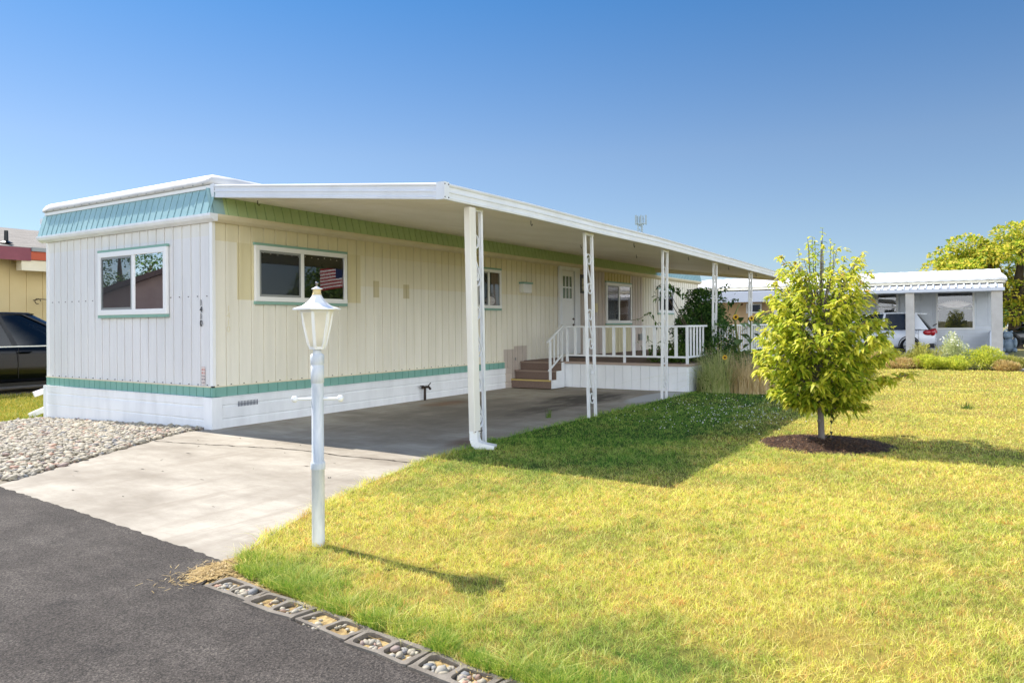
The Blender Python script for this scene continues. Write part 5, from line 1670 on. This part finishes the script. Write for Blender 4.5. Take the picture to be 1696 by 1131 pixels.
    for xw in (hl - .88, -hl + .92):
        for s_ in (-1, 1):
            R = .345
            b = MB()
            yo = s_ * (hw - .02); yi = s_ * (hw - .22)
            def ring(rr, y_, n=28):
                return [(xw + rr * math.cos(2 * math.pi * k / n), y_, R + rr * math.sin(2 * math.pi * k / n)) for k in range(n)]
            b.strip([ring(R * .62, yo - s_ * .01), ring(R * .68, yo + s_ * .012), ring(R * .93, yo + s_ * .006), ring(R, yo - s_ * .03), ring(R, yi), ring(R * .6, yi)], True)
            wh = b.build('wheel', m_tyre, r, True)
            b = MB()
            for k in range(10):
                a = 2 * math.pi * k / 10
                b.bar((xw + .05 * math.cos(a), yo - s_ * .02, R + .05 * math.sin(a)), (xw + R * .63 * math.cos(a), yo - s_ * .012, R + R * .63 * math.sin(a)), .035, .03, (0, 1, 0))
            b.strip([ring(R * .66, yo - s_ * .005), ring(R * .60, yo + s_ * .006), ring(R * .58, yo - s_ * .04)], True)
            b.strip([ring(.001, yo + s_ * .0), ring(.06, yo - s_ * .004), ring(.06, yo - s_ * .05)], True)
            b.build('rim', m_rim, wh)
            b = MB(); b.strip([ring(R * 1.14, s_ * (hw + .002)), ring(.01, s_ * (hw + .002))], True)
            if False:
                b.build('arch', m_black, r)
            b = MB(); b.strip([ring(R * 1.13, s_ * (hw * .975)), ring(R * 1.13, s_ * (hw - .3))], True); b.strip([ring(R * 1.13, s_ * (hw + .004)), ring(R * 1.02, s_ * (hw + .004))], True); b.build('wheel_arch', m_black, r)
    b = MB(); b.box(-hl + .3, hl - .3, -hw * .9, hw * .9, .18, .26); b.box(-hl + .05, -hl + .3, -hw * .86, hw * .86, .24, .42); pieces(b, 'underbody', m_black, r)
    return r
m_tyre = mat('tyre', c('#1a1a1b'), .9)
m_rim = mat('alloy_rim', c('#a9abad'), .3, metal=.8)
m_redlamp = mat('red_lamp', c('#a5101a'), .15, spec=.8)
m_headl = mat('clear_lamp', c('#c9cdd0'), .1, spec=.8)
m_blackcar = mat('black_car_paint', c('#08090a'), .15, spec=.35, coat=.15)
m_whitecar = mat('white_car_paint', c('#dfe3e8'), .25, spec=.5, coat=.6)
m_darkcar = mat('dark_blue_paint', c('#232a36'), .25, spec=.5, coat=.6)
car('parked_car', (2.35, 10.55, -.15), 0, 'black car parked beside the tan house with red fascia', m_blackcar, 4.55, 1.84, 1.82, cabin=(-2.1, -1.7, .05, .95))
cw = car('parked_car', (28.75, -4.55, .012), rad(90), 'white crossover parked under the grey home awning, red tail lamp showing', m_whitecar, 4.6, 1.85, 1.68, cabin=(-2.12, -1.55, .3, 1.0))
b = MB(); b.box(-2.0, -1.62, -.58, .58, 1.60, 1.63); b.build('spoiler', m_whitecar, cw)
b = MB(); b.bar((-2.18, 0, 1.12), (-2.32, .25, 1.2), .02, .03); b.build('rear_wiper', m_black, cw)
car('parked_car', (118, -12.6, -.03), rad(8), 'distant white car on the street beyond the big tree', m_whitecar, 4.4, 1.8, 1.42, detail=False)
car('parked_car', (38.6, -11.0, -.03), rad(95), 'dark blue car parked in the shade beneath the big tree', m_darkcar, 4.6, 1.85, 1.5, detail=False)

# ------------------------------------------------------------------ neighbour house behind the black car
lh = root('neighbour_house', (8, 15, -.15), 'tan board-sided house with grey shingle roof and dark red fascia behind the black car', 'house')
m_tanw = NT('tan_boards'); t = m_tanw
t.base(t.ramp(t.noise(1.5, 5), [(.3, c('#c9b483')), (.7, c('#d2be8e'))])); t.rough(.7, .2); m_tanw = t.m
b = MB(); prof = []
x_ = -4.0
while x_ < 22:
    prof += [(x_, 0), (x_ + .385, 0), (x_ + .388, .014), (x_ + .400, .014), (x_ + .403, 0)]
    x_ += .403
b.strip([[(u, 13.0 + d, -.2) for u, d in prof], [(u, 13.0 + d, 3.2) for u, d in prof]])
b.box(-4, 22, 13.05, 22, -.2, 3.1)
b.build('wall', m_tanw, lh)
t = NT('shingles'); br = t.n('TexBrick'); t.l(t.co(), br.inputs['Vector'])
mp = t.n('Mapping'); mp.inputs['Scale'].default_value = (1, 1, 1); t.l(t.co(), mp.inputs[0]); t.l(mp.outputs[0], br.inputs['Vector'])
br.inputs['Color1'].default_value = c('#87827b'); br.inputs['Color2'].default_value = c('#979189'); br.inputs['Mortar'].default_value = c('#6a655f'); br.inputs['Scale'].default_value = 3.2
br.inputs['Mortar Size'].default_value = .012; br.inputs['Brick Width'].default_value = .9; br.inputs['Row Height'].default_value = .42
t.base(br.outputs['Color']); t.rough(.95, .1)
b = MB(); b.hexa([(-5, 12.4, 3.34), (22, 12.4, 3.34), (22, 17, 4.35), (-5, 17, 4.35)], [(-5, 12.4, 3.40), (22, 12.4, 3.40), (22, 17, 4.41), (-5, 17, 4.41)])
b.hexa([(-5, 17.002, 4.35), (22, 17.002, 4.35), (22, 21.6, 3.34), (-5, 21.6, 3.34)], [(-5, 17.002, 4.41), (22, 17.002, 4.41), (22, 21.6, 3.40), (-5, 21.6, 3.40)])
rf = b.build('roof', t.m, lh)
m_red = mat('red_fascia', c('#8a4650'), .5, c('#7c3c46'), 2)
m_orr = mat('orange_fascia', c('#b5502f'), .5)
b = MB(); b.box(-5, 3.48, 12.36, 12.40, 3.05, 3.38); b.build('fascia', m_red, lh)
b = MB(); b.box(3.482, 22, 12.37, 12.40, 3.08, 3.30); b.build('fascia', m_orr, lh)
b = MB(); b.box(3.482, 22, 12.30, 12.369, 3.30, 3.40); b.build('gutter', m_grey, lh)
b = MB(); b.box(-5, 22, 12.41, 12.99, 3.2, 3.23); b.build('soffit', m_tanw, lh)
b = MB(); b.box(3.28, 6.5, 12.42, 12.7, 2.80, 3.07); b.build('beam', m_cream, lh)
b = MB(); b.lathe([(.16, 3.50), (.05, 3.56), (.045, 3.82), (0, 3.82)], 3.07, 12.75, 12); b.build('vent_pipe', m_black, rf)
b = MB()
b.tube([(3.8, 12.95, 2.05), (3.85, 12.7, 2.08), (4.3, 12.7, 2.05)], .012, 6); b.tube([(3.80 + .07 * math.cos(a), 12.72, 2.02 + .07 * math.sin(a)) for a in np.linspace(0, 5, 12)], .01, 6)
b.build('plant_hook', m_rust, lh)

# ------------------------------------------------------------------ big tree, flower bed, background
bt = root('maple_tree', (38, -9.8, 0), 'large yellow-green broad-crowned tree behind the grey home', 'tree')
b = MB()
b.tube([(38, -9.8, -.1), (38, -9.8, .8), (38.1, -9.9, 1.9), (38.2, -10, 3.5), (38.2, -10.2, 5)], [.36, .30, .28, .2, .08], 12)
for (ex, ey, ez_) in ((37, -7.5, 4.2), (38.5, -12.5, 4.5), (36.5, -10.5, 5), (40, -9, 5), (39, -11, 5.5), (37.5, -8.4, 5.2)):
    b.tube([(38.05, -9.85, 1.7), ((38 + ex) / 2, (-9.85 + ey) / 2, 3.0), (ex, ey, ez_)], [.16, .10, .03], 8)
b.build('trunk', mat('maple_bark', c('#4a4038'), .95, c('#5f5348'), 5, bump=.6), bt, True)
m_maple = leaf_mat('maple_leaf', [(0, c('#6f8f2c')), (.4, c('#b0bd3c')), (.75, c('#dccf50')), (1, c('#ecd766'))], .5)
cl = []
for k in range(70):
    u = unit(1)[0]
    rr2 = RNG.uniform(.55, 1)
    cl.append((38.2 + u[0] * 3.0 * rr2, -10.6 + u[1] * 3.7 * rr2, 3.75 + u[2] * 2.15 * rr2, RNG.uniform(.6, 1.05), RNG.uniform(.6, 1.05), RNG.uniform(.35, .6)))
cl += [(37.6, -6.4, 3.9, .8, .7, .5), (38, -6.9, 4.6, .9, .8, .5), (38, -7.8, 5.2, .9, .9, .5), (37.6, -7.0, 3.4, .9, .8, .6), (37.4, -7.2, 2.6, .8, .7, .6), (38, -8.2, 4.9, .9, .9, .6), (38, -10, 5.6, 1.2, 1.2, .55), (37.5, -9.6, 1.75, 1.4, 1.5, .5), (38.5, -11.6, 1.8, 1.3, 1.3, .5)]
clump_leaves(cl, 26000, .20, .16, m_maple, bt, 'crown', droop=.3, shell=.55, up=.5)

m_sh = [leaf_mat('feathery_leaf', [(0, c('#a8bd40')), (1, c('#e6e060'))], .45), leaf_mat('olive_leaf', [(0, c('#8f9448')), (1, c('#cfc868'))], .4), leaf_mat('silver_leaf', [(0, c('#b3bf84')), (1, c('#e6e6b8'))], .4), leaf_mat('rusty_leaf', [(0, c('#b39a5c')), (1, c('#e2cb90'))], .4)]
BEDS = [(17.9, -6.35, .55, .42, 1, 'olive-green feathery shrub below the white crossover'), (17.3, -6.5, .5, .24, 3, 'low rusty dry shrub at the front of the flower bed'), (18.0, -7.0, .5, .58, 1, 'dull green bushy shrub before the gap between car and window'),
        (17.3, -7.25, .42, .34, 0, 'bright lime shrub in front of the grey siding'), (18.1, -7.75, .42, .82, 2, 'tall silvery shrub topped with white flowers below the far window'), (17.2, -7.8, .42, .30, 0, 'yellow-green feathery shrub at the front middle of the flower bed'),
        (17.7, -8.45, .5, .52, 0, 'lime green shrub at the foot of the thick corner post'), (18.2, -9.1, .5, .36, 1, 'yellowing shrub beyond the thick corner post'), (17.6, -5.8, .5, .36, 3, 'rust-tinged shrub beside the young tree crown'), (18, -5.1, .6, .5, 1, 'olive shrub hidden mostly behind the young tree'),
        (17.25, -8.95, .36, .22, 3, 'low orange-tinged plant by the bed end near the paved path'), (18.1, -5.75, .4, .55, 0, 'pale green taller plant between the young tree and the car wheel')]
for (x_, y_, r, h, mi, lab) in BEDS:
    h *= 1.18
    s_ = root('flowering_shrub', (x_, y_, 0), lab, 'shrub', 'shrubs in the bed before the grey home')
    clump_leaves([(x_ + RNG.normal(0, r * .35), y_ + RNG.normal(0, r * .4), h * RNG.uniform(.35, .7), r * .42, r * .42, h * .38) for q in range(7)] + [(x_, y_, h * .3, r * .8, r * .8, h * .32)], 3600, .08, .026, m_sh[mi], s_, shell=.2, up=.9, droop=.2)
    b = MB()
    for q in range(10):
        a = random.uniform(0, 6.28); rr2 = random.uniform(0, r * .6)
        b.tube([(x_ + rr2 * .4 * math.cos(a), y_ + rr2 * .4 * math.sin(a), 0), (x_ + rr2 * math.cos(a), y_ + rr2 * math.sin(a), h * .95)], [.006, .003], 4, False)
    b.build('stem', m_stem, s_)
    if mi == 2:
        b = MB()
        for q in range(26):
            a = random.uniform(0, 6.28); rr2 = r * random.uniform(.2, 1)
            b.ell(x_ - .1 + rr2 * math.cos(a), y_ + rr2 * math.sin(a), h * random.uniform(.35, 1.0), .03, .03, .02, 6, 4)
        b.build('blossom', mat('white_blossom', c('#ecebdf'), .8), s_)
n = 900
P = np.column_stack([RNG.uniform(16.9, 19, n), RNG.uniform(-11, -4.6, n), RNG.uniform(.03, .2, n)])
V, F, k = leaves(P, unit(n) + np.array([0, 0, 1.2]), unit(n), .12, .03, .2, True)
tag(npmesh('ground_cover', V, F, m_sh[1], None, np.repeat(RNG.uniform(0, 1, n), k)), 'low weedy ground cover filling the flower bed', None, None, 'stuff')
b = MB(); b.box(17.2, 19.2, -30, -3.6, -.02, .008); struct(b.build('flower_bed', m_mul))
b = MB(); b.box(19.21, 26.88, -30, 20, -.02, .006); struct(b.build('street', m_asph))
b = MB(); b.box(17.3, 17.75, -12.5, -8.95, .0, .06); b.build('path', m_pave)['kind'] = 'structure'

# shrub by the patio
ps = root('patio_shrub', (26.0, -.9, 0), 'dark leafy shrub in front of the white patio valance', 'shrub')
clump_leaves([(26, -.8, 1.1, .7, .8, .6), (26, -1.5, 1.0, .6, .7, .55), (26.0, -.3, 1.0, .6, .6, .5), (26, -.9, .5, .8, 1.2, .5)], 3000, .13, .08, m_dkleaf, ps, shell=.2)
b = MB(); b.tube([(26, -.9, 0), (26, -.9, 1.1)], [.05, .02], 6); b.build('stem', m_wood, ps)

# garden ornament by the corner post
m_st = mat('statue_stone', c('#6f7f8c'), .8, c('#8a99a5'), 6)
b = MB(); b.ell(30.6, -9.35, .30, .24, .24, .32); b.ell(30.55, -9.33, .72, .17, .17, .17); b.ell(30.42, -9.32, .68, .08, .08, .07)
for s_ in (-1, 1):
    b.ell(30.55, -9.33 + s_ * .12, .87, .05, .05, .05, 8, 6); b.ell(30.42, -9.35 + s_ * .2, .12, .2, .09, .1); b.ell(30.45, -9.35 + s_ * .22, .42, .09, .07, .2)
tag(b.build('garden_statue', m_st, None, True), 'grey-blue seated bear garden statue beyond the thick corner post', 'statue')
# low cream wall far off
b = MB(); b.box(82, 82.4, -30, -10.6, -.03, .65); b.box(81.9, 82.5, -30, -10.5, .651, .75); tag(b.build('garden_wall', m_cream, None), 'low cream wall across the far street', 'wall')

# distant trees closing the horizon
n = 16000
a = RNG.uniform(rad(-14), rad(72), n); r = RNG.uniform(170, 200, n)
hgt = np.array([3.2 + 2.2 * mnoise.noise(Vector((x_ * 26, 1.3, 0))) + 1.0 * mnoise.noise(Vector((x_ * 90, 4, 0))) for x_ in a])
P = np.column_stack([CAM.x + r * np.cos(a), CAM.y + r * np.sin(a), hgt * RNG.uniform(0, 1, n) ** .7])
V, F, k = leaves(P, unit(n), unit(n), 1.6, 1.2, .2, True)
tag(npmesh('distant_trees', V, F, m_dkleaf, None, np.repeat(RNG.uniform(0, 1, n), k)), 'far-off row of trees closing the horizon', None, None, 'stuff')

# cell tower
ct = root('cell_tower', (125.36, 45.9, 0), 'slim far-off cell tower with upright antenna panels above the carport roof', 'tower')
m_twr = mat('galvanised', c('#9fb0bd'), .6)
b = MB()
for k in range(3):
    a = 2 * math.pi * k / 3
    b.tube([(125.36 + .9 * math.cos(a), 45.9 + .9 * math.sin(a), -.1), (125.36 + .5 * math.cos(a), 45.9 + .5 * math.sin(a), 20.2)], .11, 6)
for q in range(26):
    z_ = q * .78; f = z_ / 20.2; rr2 = .9 - .4 * f
    for k in range(3):
        a0, a1 = 2 * math.pi * k / 3, 2 * math.pi * (k + 1) / 3
        b.tube([(125.36 + rr2 * math.cos(a0), 45.9 + rr2 * math.sin(a0), z_), (125.36 + rr2 * math.cos(a1), 45.9 + rr2 * math.sin(a1), z_ + .75)], .05, 5)
b.build('mast', m_twr, ct)
b = MB()
for k in range(3):
    a0, a1 = 2 * math.pi * k / 3 + .5, 2 * math.pi * (k + 1) / 3 + .5
    b.tube([(125.36 + 1.2 * math.cos(a0), 45.9 + 1.2 * math.sin(a0), 20.2), (125.36 + 1.2 * math.cos(a1), 45.9 + 1.2 * math.sin(a1), 20.2)], .07, 5)
    b.tube([(125.36, 45.9, 20.0), (125.36 + 1.2 * math.cos(a0), 45.9 + 1.2 * math.sin(a0), 20.2)], .06, 5)
b.build('platform', m_twr, ct)
for k in range(9):
    a0 = 2 * math.pi * (k // 3) / 3 + .5; a1 = a0 + 2 * math.pi / 3; f = (k % 3 + .15) / 2.3
    x_ = 125.36 + 1.2 * (math.cos(a0) * (1 - f) + math.cos(a1) * f); y_ = 45.9 + 1.2 * (math.sin(a0) * (1 - f) + math.sin(a1) * f)
    b = MB(); b.box(x_ - .09, x_ + .09, y_ - .11, y_ + .11, 19.95, 21.75); b.build('antenna', m_twr, ct)

# ------------------------------------------------------------------ what the windows mirror: the other side of the street
rh = root('gabled_house', (-15.9, 21.96, -.15), 'gabled house across the road, mirrored in the front window', 'house', None, rad(31.3))
m_mau = mat('mauve_siding', c('#8f7c78'), .7, c('#85726e'), 2)
b = MB(); b.box(-6.2, 6.2, 0, 9, -.05, 2.3); b.add([(-6.2, 0, 2.3), (6.2, 0, 2.3), (0, 0, 4.75)], [(0, 1, 2)]); b.build('wall', m_mau, rh)
b = MB()
for sx in (-1, 1):
    b.hexa([(sx * 7, -.6, 2.0), (0, -.6, 4.76), (0, 9.6, 4.76), (sx * 7, 9.6, 2.0)], [(sx * 7, -.6, 2.24), (0, -.6, 5.0), (0, 9.6, 5.0), (sx * 7, 9.6, 2.24)])
b.build('roof', mat('brown_roof', c('#5b4c48'), .9), rh)
b = MB(); b.box(.4, 1.3, -.05, -.001, 0, 2.1); b.build('door', m_red, rh)
b = MB(); b.box(-4.5, -2.8, -.05, -.001, 1.0, 2.1); b.build('window', m_vinyl, rh)
def simple_tree(x_, y_, h, r, label, mtl):
    tr_ = root('street_tree', (x_, y_, 0), label, 'tree', 'trees mirrored in the windows')
    b = MB(); b.tube([(x_, y_, -.1), (x_, y_, h * .35), (x_ + .1, y_, h * .8)], [r * .12, r * .09, .03], 8)
    for q in range(6):
        a = q * 1.05; b.tube([(x_, y_, h * .35), (x_ + r * .7 * math.cos(a), y_ + r * .7 * math.sin(a), h * .7)], [.08, .02], 6)
    b.build('trunk', m_wood, tr_, True)
    cl = []
    for q in range(26):
        u = unit(1)[0]; cl.append((x_ + u[0] * r * .75, y_ + u[1] * r * .75, h * .62 + u[2] * h * .32, r * .35, r * .35, h * .12))
    clump_leaves(cl, 4200, .22, .15, mtl, tr_, 'crown', shell=.3)
simple_tree(-20.5, 38, 8.0, 3.4, 'dark tall tree behind the gabled house, mirrored in the front window', m_dkleaf)
simple_tree(20.0, -19.5, 3.6, 1.7, 'low olive tree mirrored beside the flag in the side window', m_midleaf)
simple_tree(16.5, -23, 2.3, 2.0, 'low dark tree mirrored at the foot of the side window', m_dkleaf)
simple_tree(22.8, -21.5, 4.8, 2.2, 'taller olive tree mirrored behind the flag in the side window', m_midleaf)
fg = root('flag', (15.9, -13.6, 0), 'red and white striped flag with blue canton on a pole, mirrored in the side window', 'flag')
b = MB(); b.tube([(15.9, -13.6, -.05), (15.9, -13.6, 3.9)], .025, 8); b.build('pole', m_vinyl, fg)
m_fr, m_fw, m_fb = mat('flag_red', c('#a8202c'), .7), mat('flag_white', c('#e4e0dc'), .7), mat('flag_blue', c('#1f2c5a'), .7)
def wave(u, v):
    return (15.88 - u * 1.45, -13.6 + .07 * math.sin(u * 9) * u, 3.75 - v * .85 - .22 * u)
for mtl, ids, nm in ((m_fr, range(0, 13, 2), 'red_stripe'), (m_fw, range(1, 13, 2), 'white_stripe')):
    b = MB()
    for k in ids:
        u0 = .4 if k < 7 else 0
        us = np.linspace(u0, 1, 16)
        b.strip([[wave(u, k / 13) for u in us], [wave(u, (k + 1) / 13) for u in us]])
    b.build(nm, mtl, fg)
b = MB(); us = np.linspace(0, .4, 8); b.strip([[wave(u, v) for u in us] for v in (0, .27, 7 / 13)]); b.build('canton', m_fb, fg)
